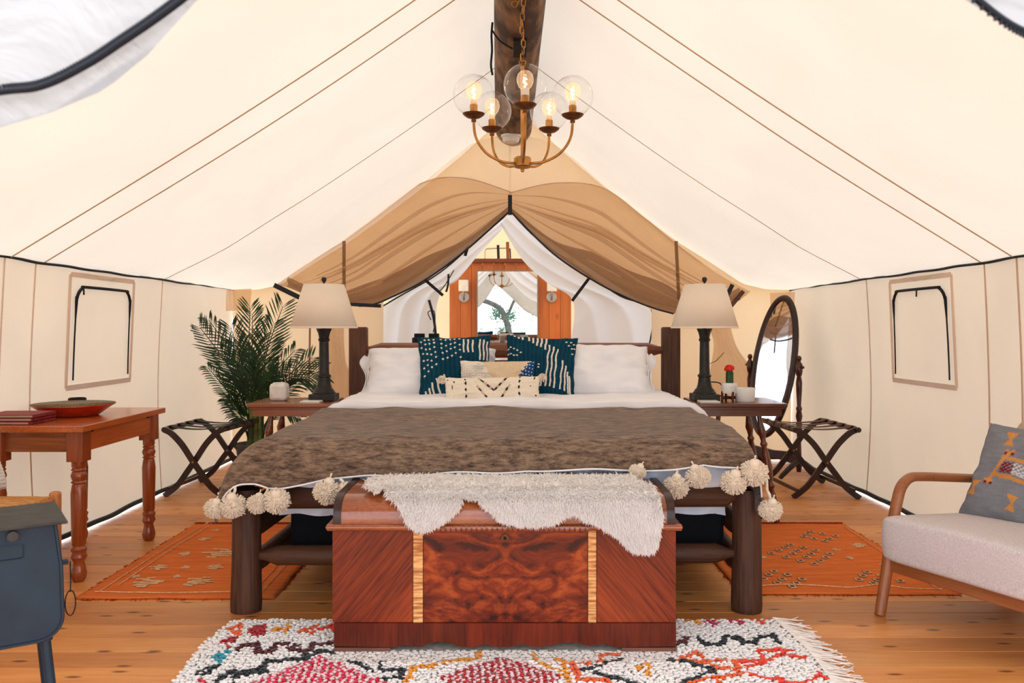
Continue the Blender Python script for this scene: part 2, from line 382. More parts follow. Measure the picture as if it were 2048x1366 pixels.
# ------------------------------------------------------------------ side walls
for sd_, nm in ((-1, 'left'), (1, 'right')):
    X0 = sd_*2.435
    def wx(Y, Z): return X0 + .007*nz(Y*1.6, Z*1.1, sd_*3.) + .006*math.sin(Y*7+Z*1.3*sd_)*max(0, (Z-.2)/1.4)*.6 + sd_*.03*math.sin(math.pi*Z/1.5)
    b = B(); b.grid([[(wx(Y, Z), Y, Z) for Z in np.linspace(.018, 1.505, 40)] for Y in np.linspace(1.0, 7.25, 150)])
    wl = struct('wall_'+nm, b, M_wall, smooth='all')
    for Y0 in ((3.95, 4.21, 5.73) if sd_ < 0 else (3.97, 4.25, 5.66, 1.6)):
        b = B(); b.grid([[(wx(Y0, Z)-sd_*.004, Y0-.006, Z), (wx(Y0, Z)-sd_*.004, Y0+.006, Z)] for Z in np.linspace(.04, 1.5, 30)])
        part('seam', b, M_patch if sd_ < 0 else M_seam, wl, solid=.002)
    # black eave cord and floor trim
    b = B(); b.tube([(X0+sd_*(-.012)+.004*nz(Y*5, 1), Y, 1.497+.012*nz(Y*2.4, 5.)) for Y in np.linspace(1.05, 7.2, 120)], .0095, 6, flat=.8)
    o = struct('trim_1' if sd_ < 0 else 'trim_2', b, M_black, smooth=True)
    b = B(); b.tube([(X0-sd_*(.010+.008*abs(nz(Y*3, 2))), Y, .034+.010*nz(Y*3.1, 7.)) for Y in np.linspace(1.05, 7.2, 140)], .017, 6, flat=.8)
    struct('baseboard_'+nm, b, M_black, smooth=True)
    # zipped window flap
    Ya, Yb = (4.60, 5.27) if sd_ < 0 else (4.62, 5.27)
    zb, zt = .87, 1.395
    w_ = struct('window_1' if sd_ < 0 else 'window_2', B().bar((wx(Ya, zb-.04)-sd_*.008, Ya-.05, zb-.04), (wx(Yb, zb-.04)-sd_*.008, Yb+.05, zb-.04), .030, .003, up=(1, 0, 0)), M_patch)
    for (a, c_) in (((Ya-.05, zb-.04), (Yb+.05, zb-.04)), ((Yb+.05, zb-.04), (Yb+.05, zt+.065)), ((Yb+.05, zt+.065), (Ya-.05, zt+.065)), ((Ya-.05, zt+.065), (Ya-.05, zb-.04))):
        part('hem', B().bar((X0+sd_*.018, a[0], a[1]), (X0+sd_*.018, c_[0], c_[1]), .026, .026, up=(sd_, 0, 0)) if False else
             B().bar((wx(a[0], a[1])-sd_*.005, a[0], a[1]), (wx(c_[0], c_[1])-sd_*.005, c_[0], c_[1]), .028, .003, up=(1, 0, 0)), M_patch, w_)
    R = .09; pts = [(Ya+.005, zb)]+[(Ya+.01, zt-R)]+[(Ya+.01+R*(1-math.cos(a)), zt-R+R*math.sin(a)) for a in np.linspace(.2, math.pi/2, 6)]
    pts += [(Yb-.01-R*(1-math.sin(a)), zt-R+R*math.cos(a)) for a in np.linspace(.1, math.pi/2, 6)]+[(Yb-.0, zb+.0)]
    pp = smooth_pts(pts, 4)
    rad = [.0085 if p[1] > 1.28 else .0045 for p in pp]
    part('zipper', B().tube([(wx(p[0], p[1])-sd_*.014, p[0], p[1]) for p in pp], rad, 8), M_zip, w_, smooth=True)
    ys_ = Ya+.07 if sd_ < 0 else (Ya+Yb)/2
    part('zip_pull', B().bar((X0-sd_*.01, ys_, zt+.0), (X0-sd_*.012, ys_, zt-.045), .010, .005, up=(1, 0, 0)), M_zip, w_)

# ------------------------------------------------------------------ back wall, opening to the bathroom
YB = 7.18
def open_z(x):   # underside of cloth over the door
    return float(np.interp(x, [-1.12, -.017, 1.215], [1.40, 2.16, 1.32]))
def gable(Y, opening, xl, xr, nx=60, nzr=14, wob=.012):
    bb = B()
    for (xa, xb, fn) in ((-HWD, xl, None), (xl, xr, opening), (xr, HWD, None)):
        rows = []
        for x in np.linspace(xa, xb, nx):
            z0 = .03 if fn is None else fn(x); z1 = roof_z(x, min(Y, 7.2))+.01
            rows.append([(x, Y+wob*nz(x*2.2, t*2.5, 3)+.02*math.sin(x*6+2*t)*(1-t)*.6, z0+(z1-z0)*t) for t in np.linspace(0, 1, nzr)])
        bb.grid(rows)
    return bb
wb = struct('wall_back', gable(YB, open_z, -1.12, 1.215), M_back, smooth='all')
b = B(); b.tube([(-2.43, YB-.02, .04), (-1.1, YB-.03, .035)], .015, 6); b.tube([(1.2, YB-.03, .035), (2.43, YB-.02, .04)], .015, 6)
struct('baseboard_back', b, M_black)

def ruled(ca, cb, n1=50, n2=26, dep=7.1, fold=None):
    """sheet between two pixel curves lying at depth dep; fold(s,t) moves it in depth"""
    A = smooth_pts([np.array(p, float) for p in ca], 10); Bc = smooth_pts([np.array(p, float) for p in cb], 10)
    def samp(c, s):
        i = s*(len(c)-1); k = min(int(i), len(c)-2); return c[k]*(1-(i-k))+c[k+1]*(i-k)
    bb = B(); rows = []
    for s in np.linspace(0, 1, n1):
        r = []
        for t in np.linspace(0, 1, n2):
            q = samp(A, s)*(1-t)+samp(Bc, s)*t; d = (dep(s, t) if callable(dep) else dep)
            p = P(q[0], q[1], d); p[1] += fold(s, t) if fold else 0
            r.append(p)
        rows.append(r)
    return bb.grid(rows)
# brown-tan insect mesh swept up at both sides
LT = [(1022, 268), (935, 292), (850, 352), (760, 418), (685, 475), (600, 536), (552, 569)]
LMid = [(1022, 384), (930, 356), (850, 364), (760, 420), (685, 477), (600, 537), (552, 570)]
LB = [(1021, 420), (935, 497), (855, 556), (790, 590), (735, 610), (660, 606), (575, 574)]
RT = [(1018, 268), (1110, 290), (1205, 370), (1290, 436), (1350, 485), (1430, 543), (1500, 582)]
RMid = [(1018, 386), (1110, 366), (1205, 376), (1290, 438), (1350, 487), (1430, 545), (1500, 584)]
RB = [(1019, 420), (1105, 505), (1190, 562), (1260, 597), (1330, 622), (1400, 632), (1480, 600)]
mcl = thing('mesh_curtain', 'tan see-through mesh door curtain swept up to the left above the bed', 'curtain', tuple(P(800, 700, 7.0)))
mcr = thing('mesh_curtain', 'tan see-through mesh door curtain swept up to the right above the bed', 'curtain', tuple(P(1250, 700, 7.0)))
def fold1(s, t): return -.045*abs(math.sin(s*16+t*2.5))*(.3+.7*t)*(math.sin(math.pi*s))+.02*nz(s*5, t*3)
for root, T, Mi, Bo, sg in ((mcl, LT, LMid, LB, -1), (mcr, RT, RMid, RB, 1)):
    part('upper_panel', ruled(T, Mi, 40, 10, 7.06, lambda s, t: -.03*abs(math.sin(s*12+1))), M_mesh1, root, smooth='all', world=True)
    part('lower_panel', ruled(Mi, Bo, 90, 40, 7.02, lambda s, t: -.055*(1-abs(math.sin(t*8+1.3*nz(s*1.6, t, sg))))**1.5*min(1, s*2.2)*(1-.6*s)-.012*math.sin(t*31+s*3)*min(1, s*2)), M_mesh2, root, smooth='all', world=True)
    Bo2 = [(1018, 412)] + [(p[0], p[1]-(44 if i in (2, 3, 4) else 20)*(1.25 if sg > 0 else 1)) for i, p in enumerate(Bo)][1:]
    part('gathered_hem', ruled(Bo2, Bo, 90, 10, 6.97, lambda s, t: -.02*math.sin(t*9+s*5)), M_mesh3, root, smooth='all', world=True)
    cr = smooth_pts([np.array(p, float) for p in Bo], 8)
    part('binding', B().tube([P(q[0], q[1]+1, 6.95) for q in cr[: int(len(cr)*.72)]], .008, 6), M_black, root, smooth=True, world=True)
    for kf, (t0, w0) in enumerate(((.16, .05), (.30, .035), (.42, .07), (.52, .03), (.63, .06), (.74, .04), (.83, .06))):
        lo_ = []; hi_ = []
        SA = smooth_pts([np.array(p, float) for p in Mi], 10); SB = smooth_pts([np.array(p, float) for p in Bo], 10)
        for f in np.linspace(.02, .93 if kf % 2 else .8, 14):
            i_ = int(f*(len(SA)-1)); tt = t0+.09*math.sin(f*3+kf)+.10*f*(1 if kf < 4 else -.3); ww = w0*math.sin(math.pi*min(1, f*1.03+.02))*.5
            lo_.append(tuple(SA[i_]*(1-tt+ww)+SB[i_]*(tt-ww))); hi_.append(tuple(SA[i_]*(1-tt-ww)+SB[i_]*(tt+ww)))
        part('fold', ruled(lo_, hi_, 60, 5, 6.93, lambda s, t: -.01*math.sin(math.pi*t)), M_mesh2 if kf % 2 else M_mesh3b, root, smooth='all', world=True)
    part('hem_line', B().tube([P(q[0], q[1], 7.0) for q in smooth_pts([np.array(p, float) for p in Mi], 6)[:-8]], .004, 5), M_seam, root, world=True)
    u0 = 688 if sg < 0 else 1352
    part('tape', B().bar(P(u0, 482, 6.93), P(u0+(0 if sg < 0 else 6), 602, 6.93), .028, .004, up=(0, 1, 0)), M_mesh3, root, world=True)
# gathered remainders hanging behind the lamps
for (ca, cb, mm, root) in (
    ([(620, 600), (640, 640), (660, 700), (640, 760), (636, 830)], [(700, 606), (690, 650), (692, 720), (706, 760), (700, 830)], M_mesh2, mcl),
    ([(1405, 632), (1425, 680), (1420, 730), (1408, 800)], [(1452, 612), (1470, 690), (1520, 760), (1562, 840)], M_mesh2, mcr)):
    part('hanging_fold', ruled(ca, cb, 40, 40, 6.98, lambda s, t: -.04*abs(math.sin(t*11+s*2))), mm, root, smooth='all', world=True)
for (ca, cb, root) in (([(452, 580), (452, 622)], [(503, 577), (500, 620)], mcl), ([(1540, 586), (1541, 612)], [(1590, 584), (1588, 640)], mcr)):
    part('corner_patch', ruled(ca, cb, 6, 6, 7.05), M_mesh2, root, world=True)
part('tape', B().bar(P(620, 656, 6.9), P(618, 775, 6.9), .016, .004, up=(0, 1, 0)), M_mesh3, mcl, world=True)
part('tape', B().tube([P(u, v, 6.9) for u, v in ((1448, 705), (1432, 722), (1418, 728), (1422, 790))], .009, 6, flat=.4), M_mesh3, mcr, world=True)
part('hook_strap', B().bar(P(548, 570, 6.85), P(603, 597, 6.85), .04, .006, up=(0, 1, 0)), M_black, mcl, world=True)
part('hook_strap', B().bar(P(690, 608, 6.92), P(762, 612, 6.92), .03, .006, up=(0, 1, 0)), M_black, mcl, world=True)
part('hook_strap', B().bar(P(1465, 569, 6.85), P(1450, 600, 6.85), .035, .006, up=(0, 1, 0)), M_black, mcr, world=True)
part('hook_strap', B().bar(P(1487, 582, 6.85), P(1462, 612, 6.85), .035, .006, up=(0, 1, 0)), M_strap, mcr, world=True)
part('zip_end', B().bar(P(1020, 390, 6.9), P(1020, 430, 6.9), .034, .008, up=(0, 1, 0)), M_black, mcl, world=True)
# white canvas door flaps tied back
wfl = thing('door_flap', 'white canvas door flap tied back on the left behind the headboard', 'curtain', tuple(P(810, 760, 7.3)))
wfr = thing('door_flap', 'white canvas door flap tied back on the right behind the headboard', 'curtain', tuple(P(1220, 760, 7.3)))
part('cloth', ruled([(1016, 428), (930, 490), (850, 552), (768, 612), (766, 690), (766, 830)], [(1002, 462), (955, 512), (915, 560), (884, 583), (872, 650), (884, 830)], 90, 40, 7.34,
     lambda s, t: -.05*abs(math.sin(t*8+s*5))*(.25+.75*min(1, max(0, (s-.35)*2)))), M_white, wfl, smooth='all', world=True)
part('cloth', ruled([(1022, 424), (1110, 500), (1200, 560), (1303, 620), (1304, 700), (1305, 830)], [(1000, 448), (1045, 520), (1095, 566), (1146, 604), (1140, 700), (1132, 830)], 90, 40, 7.32,
     lambda s, t: -.05*abs(math.sin(t*7+s*6))*(.25+.75*min(1, max(0, (s-.4)*2)))), M_white, wfr, smooth='all', world=True)
part('edge_tape', B().tube([P(u, v, 7.24) for u, v in smooth_pts([(1020, 424), (955, 480), (880, 545), (800, 592), (766, 612)], 6)], .007, 6), M_black, wfl, world=True, smooth=True)
part('edge_tape', B().tube([P(u, v, 7.24) for u, v in smooth_pts([(1022, 424), (1075, 478), (1170, 545), (1240, 592), (1303, 620), (1297, 700)], 6)], .007, 6), M_black, wfr, world=True, smooth=True)
part('edge_tape', B().tube([P(u, v, 7.2) for u, v in smooth_pts([(858, 600), (868, 640), (872, 690), (874, 800)], 6)], .012, 6), M_black, wfl, world=True, smooth=True)
for a, c_ in (((848, 558), (886, 591)), ((936, 492), (930, 512))):
    part('tie_strap', B().bar(P(*a, 7.16), P(*c_, 7.16), .026, .006, up=(0, 1, 0)), M_black, wfl, world=True)
for pts in (((908, 540), (890, 570), (876, 586)), ((897, 548), (896, 570), (892, 584)), ((862, 640), (856, 625), (868, 622), (870, 645), (866, 665))):
    part('tie_cord', B().tube([P(u, v, 7.14) for u, v in smooth_pts(pts, 5)], .009, 6, flat=.5), M_black, wfl, world=True)
part('tie_strap', B().bar(P(1180, 554, 7.16), P(1144, 602, 7.16), .026, .006, up=(0, 1, 0)), M_black, wfr, world=True)

# ------------------------------------------------------------------ front wall with its opening (camera stands in it)
opx = [-2.25, -2.0, -1.2, -.8]+[-0.652, -0.588, -0.515, -0.461, -0.397]+[-.2, 0, .3, .57, .70, .95, 1.3, 2.0, 2.25]
opz = [.0, .9, 1.25, 1.38]+[1.416, 1.433, 1.462, 1.507, 1.578]+[1.78, 2.10, 1.83, 1.575, 1.49, 1.36, 1.22, .9, .0]  # low sides cut wide, out of view, to let more daylight in
FY = 1.05
def fopen(x): return float(np.interp(x, opx, opz))
b = gable(FY, fopen, -2.25, 2.25, 220, 40, .045)
wf = struct('wall_front', b, canvas('canvas_front', (.40, .41, .435), (.52, .46, .38), .3, sc=5, bump=.8), smooth='all')  # white cloth coloured grey in place of porch shade
zl = smooth_pts([(-2.27, 0), (-2.03, .93), (-1.23, 1.29), (-.8, 1.42)]+[(-0.652, 1.453), (-0.588, 1.462), (-0.531, 1.489), (-0.486, 1.518), (-0.442, 1.548), (-0.4, 1.580), (-.34, 1.632), (-.27, 1.708)]+[(-.2, 1.80), (0, 2.14)], 14)
zr = smooth_pts([(2.27, 0), (2.03, .93), (1.32, 1.25), (.96, 1.38), (.72, 1.485), (.655, 1.522), (.567, 1.583), (.3, 1.84), (0, 2.14)], 14)
for q, nm in ((zl, 0), (zr, 1)):
    part('zipper', B().tube([(p[0], FY-.02, p[1]) for p in q], .0046, 8), M_zip, wf, smooth=True)
    d = B()
    for i in range(len(q)-1):
        a_, c_ = np.array(q[i]), np.array(q[i+1]); L = np.linalg.norm(c_-a_); k = max(1, int(L/.0085))
        if a_[1] < 1.36 or a_[1] > 1.75: continue
        nrm = np.array((-(c_-a_)[1], (c_-a_)[0]))/L*(1 if nm == 0 else 1)
        if nm == 0: nrm = nrm if nrm[1] > 0 else -nrm
        else: nrm = nrm if nrm[1] < 0 else -nrm
        for j in range(k):
            p = a_+(c_-a_)*j/k+nrm*.0060; d.box((p[0], FY-.022, p[1]), (.0036, .003, .0046))
    if d.v: part('zip_teeth', d, M_zip, wf, kind='stuff')
# dark webbing seen on its inside (in the mirror)
for a, c_ in (((-.15, 2.35), (-1.2, 1.7)), ((.2, 2.45), (1.35, 1.30)), ((.55, 2.3), (1.6, 1.45))):
    part('webbing', B().bar((a[0], FY+.03, a[1]), (c_[0], FY+.03, c_[1]), .05, .006, up=(0, 1, 0)), M_black, wf)

# ------------------------------------------------------------------ bathroom beyond
M_bc = canvas('canvas_bath', (.80, .66, .46), (.72, .54, .34), .45)
b = B(); b.grid([[(x, Y, 2.75-abs(x)*.72) for x in (-1.75, -.9, 0, .9, 1.75)] for Y in (8.0, 8.8, 9.5)]); struct('ceiling_bathroom', b, M_bc)  # shortened to leave an added sky gap that brightens the white flaps
for sg, nm in ((-1, 'wall_bathroom_left'), (1, 'wall_bathroom_right')):
    b = B(); b.box((sg*1.75, 8.75, .45), (.01, 1.5, .9)); b.box((sg*1.75, 8.1, 1.2), (.01, .2, .65)); b.box((sg*1.75, 9.3, 1.2), (.01, .4, .65)); struct(nm, b, M_bc)
b = B(); b.grid([[(x, 9.5, 0), (x, 9.5, 2.75-abs(x)*.72)] for x in np.linspace(-1.75, 1.75, 9)]); struct('wall_bathroom_back', b, M_bc)
b = B(); b.box((-.02, 9.32, .94), (1.36, .02, 1.88)); wp = struct('wall_bathroom_panel', b, M_sub)
x = -.705; hwp = .1247
for i in range(11):
    part('plank', B().box((x+hwp/2, 9.295, .95), (hwp-.003, .022, 1.90)), M_fir, wp, bev=.002); x += hwp
part('top_rail', B().box((-.02, 9.27, 1.92), (1.40, .09, .045)), wood('fir_rail', hx('8A4018'), hx('6A2C10'), 'x'), wp, bev=.003)
# wall mirror (a real one, turned a touch)
ty = 9.22; mr_ = thing('wall_mirror', 'tall frameless-looking rectangular mirror on the wood panelled bathroom wall', 'mirror', (P(1015, 700, ty)[0], ty, .93))
wmw, wmh = 119/F*ty, .87
part('glass', B().box((0, 0, wmh/2), (wmw, .006, wmh)), M_mirror, mr_)
fr = B()
for s_ in (-1, 1): fr.box((s_*(wmw/2+.006), 0, wmh/2), (.014, .025, wmh+.02))
for z_ in (-.004, wmh+.004): fr.box((0, 0, z_), (wmw+.026, .025, .014))
part('frame', fr, mat('grey_frame', hx('8A7A68'), rough=.5), mr_)
mr_.rotation_euler = (0, 0, .021)
for u, lb in ((928, 'left'), (1103, 'right')):
    c = P(u, 594, 9.27); s_ = thing('wall_sconce', 'brushed steel sconce with white cylinder shade on the panelling %s of the bathroom mirror' % lb, 'wall lamp', tuple(c), group=None)
    part('back_plate', B().lathe([(0, -.012), (.058, -.012), (.058, .008), (0, .008)], n=28, M=Matrix.Rotation(math.pi/2, 3, 'X')), M_steel, s_, smooth=True)
    part('arm', B().tube([(0, -.01, -.03), (0, -.06, -.03), (0, -.085, .0), (0, -.085, .06)], .011, 8), M_steel, s_, smooth=True)
    part('lamp_shade', B().lathe([(.052, .06), (.056, .06), (.056, .185), (.052, .185)], (0, -.085, 0), n=24), M_shadew, s_, smooth=True)
# things on top of the panelling
sf = thing('shower_rack', 'metal loop rack with black straps on top of the wood panelled wall', 'rack', tuple(P(1000, 517, 9.27)))
part('loop', B().tube(smooth_pts([P(970, 517, 9.27), P(971, 500, 9.27), P(980, 497, 9.27), P(1018, 496, 9.27)], 6), .008, 8), M_steel, sf, world=True, smooth=True)
part('post', B().bar(P(1016, 517, 9.25), P(1015, 484, 9.25), .036, .03, up=(0, 1, 0)), M_cherryz, sf, world=True)
part('strap', B().bar(P(997, 517, 9.24), P(996, 490, 9.24), .03, .01, up=(0, 1, 0)), M_black, sf, world=True)
part('strap', B().bar(P(1021, 517, 9.24), P(1020, 497, 9.24), .015, .01, up=(0, 1, 0)), M_black, sf, world=True)
# vanity with jars
vn = thing('sideboard', 'wooden sideboard hidden behind the headboard, jars standing on it', 'sideboard', (0, 6.55, 0))
part('worktop', B().box((0, 0, .90), (2.1, .42, .035)), M_night, vn, bev=.004)
part('cabinet', B().box((0, .02, .44), (2.0, .34, .88)), M_night, vn)
def jar(name, label, cat, u, v, wpx, hpx, Y, lidm, dark=False, lidh=.03, grp=None):
    c = P(u, v, Y); r = wpx/2/F*Y; h = c[2]-.918
    t = thing(name, label, cat, (c[0], Y, .918), group=grp)
    part('jar', B().lathe([(0, 0), (r*.92, 0), (r*.95, h*.2), (r*.95, h*.8), (r*.8, h-lidh), (r*.8, h-lidh+.004)], n=24), M_glass, t, smooth=True)
    lid = B().lathe([(0, h-lidh), (r*(1.25 if dark else .92), h-lidh), (r*(1.25 if dark else .92), h-lidh*.45), (r*.9, h-lidh*.4), (r*.88, h), (0, h)], n=24)
    part('lid', lid, lidm, t, smooth=True)
    if dark: [part('wire_leg', B().box((s_*r*.7, -r*.9, h*.4), (.008, .008, h*.8)), M_brassd, t) for s_ in (-1, 1)]
    return t
jar('drink_dispenser', 'black-lidded glass dispenser behind the headboard, left of the pair', 'jar', 839, 667, 24, 20, 6.50, M_zip, True, .075)
jar('drink_dispenser', 'black-lidded glass dispenser behind the headboard, right of the pair', 'jar', 868, 667, 24, 20, 6.50, M_zip, True, .075)
jar('glass_jar', 'wide clear glass jar with a metal lid above the right indigo cushion', 'jar', 1013, 667, 31, 30, 6.5, M_steel, False, .018)
jar('drinking_glass', 'small clear lidded glass standing right of the wide jar', 'glass', 1048, 671, 18, 20, 6.5, M_steel, False, .008)
c = P(1180, 688, 6.5); t = thing('wooden_knob_stand', 'tiny brown hourglass-shaped wooden stand above the right white pillow', 'ornament', (c[0], 6.5, .918)); part('body', B().lathe([(.03, 0), (.012, .05), (.012, c[2]-.95), (.026, c[2]-.918)], n=14), M_head, t, smooth=True)
c = P(1217, 690, 6.5); t = thing('small_black_bottle', 'small black round-topped bottle right of the brown wooden stand', 'bottle', (c[0], 6.5, .918)); part('body', B().lathe([(.03, 0), (.03, c[2]-.97), (.008, c[2]-.95), (.02, c[2]-.935), (.02, c[2]-.92), (0, c[2]-.91)], n=14), M_zip, t, smooth=True)

# ------------------------------------------------------------------ tree outside the entrance (seen in the mirror)
tr = thing('oak_tree', 'dark spreading oak outside the tent, seen in the bathroom mirror', 'tree', (.6, -8.5, -.37))
part('trunk', B().tube(smooth_pts([(0.15, 0, 0), (.1, 0, 1.0), (-.05, 0, 1.8), (-.35, .1, 2.25), (-1.1, .1, 2.5), (-2.0, 0, 2.5), (-2.7, .1, 2.9)], 6), [.125-.002*i for i in range(37)], 10), mat('oak_bark', (.10, .10, .08), (.05, .05, .045), rough=.9, sc=8), tr, smooth=True)
part('branch', B().tube(smooth_pts([(-.05, 0, 1.75), (.25, 0, 2.5), (.9, .2, 3.3), (1.5, 0, 3.8)], 6), .05, 8), bpy.data.materials['oak_bark'], tr, smooth=True)
part('branch', B().tube(smooth_pts([(-1.1, .1, 2.5), (-1.3, .1, 3.1), (-1.0, 0, 3.7)], 6), .04, 8), bpy.data.materials['oak_bark'], tr, smooth=True)
lf = B()
for cx, cz, n_, r_ in ((-1.05, 2.45, 160, .16), (-.35, 2.0, 150, .2), (-.2, 1.5, 60, .2), (-1.0, 1.3, 50, .25), (.1, 1.9, 120, .2), (-1.5, 2.2, 120, .2), (-1.0, 3.1, 500, .38), (-2.7, 3.2, 260, .5), (1.2, 2.5, 300, .45), (.4, 3.4, 350, .55), (-.3, 4.4, 300, .8), (-1.6, 2.1, 130, .3), (-1.9, 1.4, 80, .3), (1.8, 3.9, 400, .7)):
    for i in range(n_):
        p = np.array((cx, 0, cz))+rng.normal(0, r_*.5, 3); d = rng.normal(0, 1, 3); d /= np.linalg.norm(d); e = np.cross(d, (0, 1, .3)); 
        lf.add([p, p+d*.05+e*.025, p+d*.11, p+d*.05-e*.025], [(0, 1, 2, 3)])
part('foliage', lf, mat('oak_leaf', (.10, .20, .12), (.05, .12, .08), rough=.8), tr, kind='stuff')

# ------------------------------------------------------------------ ridge log, smoke alarm, chandelier
bl = thing('ridge_beam', 'peeled round log running along the tent ridge', 'beam', (0, 4.0, 2.88))
b = B(); rows = []; NN = 40
for Y in np.linspace(1.1, 7.12, 60):
    r = np.interp(Y, [1, 3.9, 7.1], [.125, .132, .158]); cx = np.interp(Y, [1, 3.9, 7.1], [.06, .045, .012]); cz = 2.735+r
    rows.append([(cx+r*math.cos(a)*(1+.035*nz(math.cos(a)*2, math.sin(a)*2, Y*.9)), Y, cz+r*math.sin(a)*(1+.03*nz(math.cos(a)*2+5, math.sin(a)*2, Y*.9))) for a in np.linspace(0, 2*math.pi, NN)])
b.grid(rows)
n0 = len(b.v); b.v.append((.012, 7.12, 2.89)); b.f += [(n0-NN+k, n0-NN+k+1, n0) for k in range(NN-1)]
part('log', b, M_beam, bl, smooth='all', world=True)
part('steel_bracket', B().box(tuple(P(1040, 100, 4.62)+np.array((0, 0, .012))), (.075, .28, .02)).box(tuple(P(1036, 165, 5.1)), (.03, .3, .012)), M_zip, bl, world=True, bev=.003)
part('cable', B().tube([tuple(P(u, v, 4.5)) for u, v in smooth_pts([(985, 45), (983, 70), (984, 100), (982, 130), (985, 150)], 5)], .006, 6).tube([tuple(P(u, v, 4.5)) for u, v in smooth_pts([(984, 60), (1000, 82), (1026, 98)], 6)], .005, 6), M_zip, bl, world=True, smooth=True)
c = P(1022, 284, 6.75); sm = thing('smoke_alarm', 'round white smoke alarm under the far end of the ridge log', 'smoke alarm', (c[0], c[1], 2.735))
part('housing', B().lathe([(0, -.055), (.062, -.052), (.07, -.035), (.07, -.01)], n=28), M_ceram, sm, smooth=True)
part('mount_ring', B().lathe([(.078, -.014), (.082, -.010), (.082, .006), (.0, .006)], n=28), M_ceram, sm, smooth=True)
CY = 3.75; hub = P(1045, 325, CY)
ch = thing('chandelier', 'brass five-arm chandelier with clear glass globes hanging from the ridge log', 'chandelier', tuple(hub))
part('hub', B().lathe([(0, -.026), (.008, -.034), (.012, -.027), (.034, -.024), (.040, -.018), (.040, .018), (.034, .024), (0, .026)], n=28), M_brass, ch, smooth=True)
part('finial', B().ball((0, 0, -.036), .009, 10), M_brass, ch, smooth=True)
part('stem', B().tube([(0, 0, .02), (0, 0, .44)], .0085, 12), M_brass, ch, smooth=True)
part('loop', B().tube([(.014*math.cos(a), 0, .452+.014*math.sin(a)) for a in np.linspace(0, 2*math.pi, 14)[:-1]], .003, 6, closed=True), M_brass, ch, smooth=True)
link = None; z = .478; i = 0
while z < .80:
    pts = [((.009*math.copysign(1, math.cos(a))*min(1, abs(math.cos(a))*1.4)), 0, .019*math.sin(a)) for a in np.linspace(0, 2*math.pi, 16)[:-1]]
    if link is None:
        link = part('chain_link', B().tube(pts, .0026, 6, closed=True, up=(0, 1, 0)), M_brass, ch, smooth=True); o = link
    else: o = link.copy(); COL.objects.link(o)
    o.location = (.004*math.sin(i), 0, z); o.rotation_euler = (0, 0, (i % 2)*math.pi/2+.4); z += .031; i += 1
part('wire', B().tube([(.010*math.sin(k*.9), .008*math.cos(k*.9), .44+k*.02) for k in range(19)], .0022, 6), M_zip, ch, smooth=True)
part('hook', B().tube([(-.035+.014*math.cos(a), 0, .72+.014*math.sin(a)) for a in np.linspace(0, 5.2, 12)]+[(-.01, 0, .745)], .003, 6), M_brass, ch, smooth=True)
Ra = .232
for k in range(5):
    an = math.radians(-88+72*k); dx, dy = math.cos(an), math.sin(an)
    def q(r, z): return (r*dx, r*dy, z)
    arm = part('arm', B().tube(smooth_pts([q(.035, -.006), q(.07, -.006), q(.11, .0), (q(.165, .025)), q(.205, .065), q(.226, .11), q(Ra, .165)], 5), .0062, 10), M_brass, ch, smooth=True)
    part('cup', B().lathe([(.0, -.022), (.011, -.022), (.011, -.008), (.03, -.003), (.046, .008), (.050, .014), (.046, .014), (.02, .004), (0, .003)], q(Ra, .187), n=28), M_brassd, arm, smooth=True)
    part('socket', B().lathe([(0, 0), (.0175, 0), (.0175, .048), (.014, .05), (0, .05)], q(Ra, .192), n=20), M_brass, arm, smooth=True)
    if k == 0: part('paper_label', B().lathe([(.0182, .052), (.0182, .082)], q(Ra, .186), n=20), M_ceram, arm)
    g = []; R = .092
    for a in np.linspace(math.radians(24), math.pi, 26): g.append((R*math.sin(a), .187+.085+.010-R*math.cos(a)))
    g[-1] = (0, g[-1][1]); part('glass_globe', B().lathe(g, q(Ra, 0), n=40), M_glass, ch, smooth='all')
    bp = [(.0135, .24), (.0135, .256), (.020, .268), (.030, .280), (.0355, .296), (.0365, .31), (.032, .328), (.022, .340), (.010, .3455), (0, .3465)]
    bu = part('bulb', B().lathe(bp, q(Ra, 0), n=28), M_bulb, ch, smooth='all')
    part('filament', B().tube([q(Ra, 0)[:2]+(.268,), q(Ra, 0)[:2]+(.285,)]+[(Ra*dx+.0075*math.cos(t), Ra*dy+.0075*math.sin(t), .286+.0044*t/1.2) for t in np.linspace(0, 8.8, 36)], .0019, 5), M_fil, bu)
    part('bulb_base', B().lathe([(0, .236), (.0135, .236), (.0135, .262), (0, .262)], q(Ra, 0), n=16), M_steel, bu)

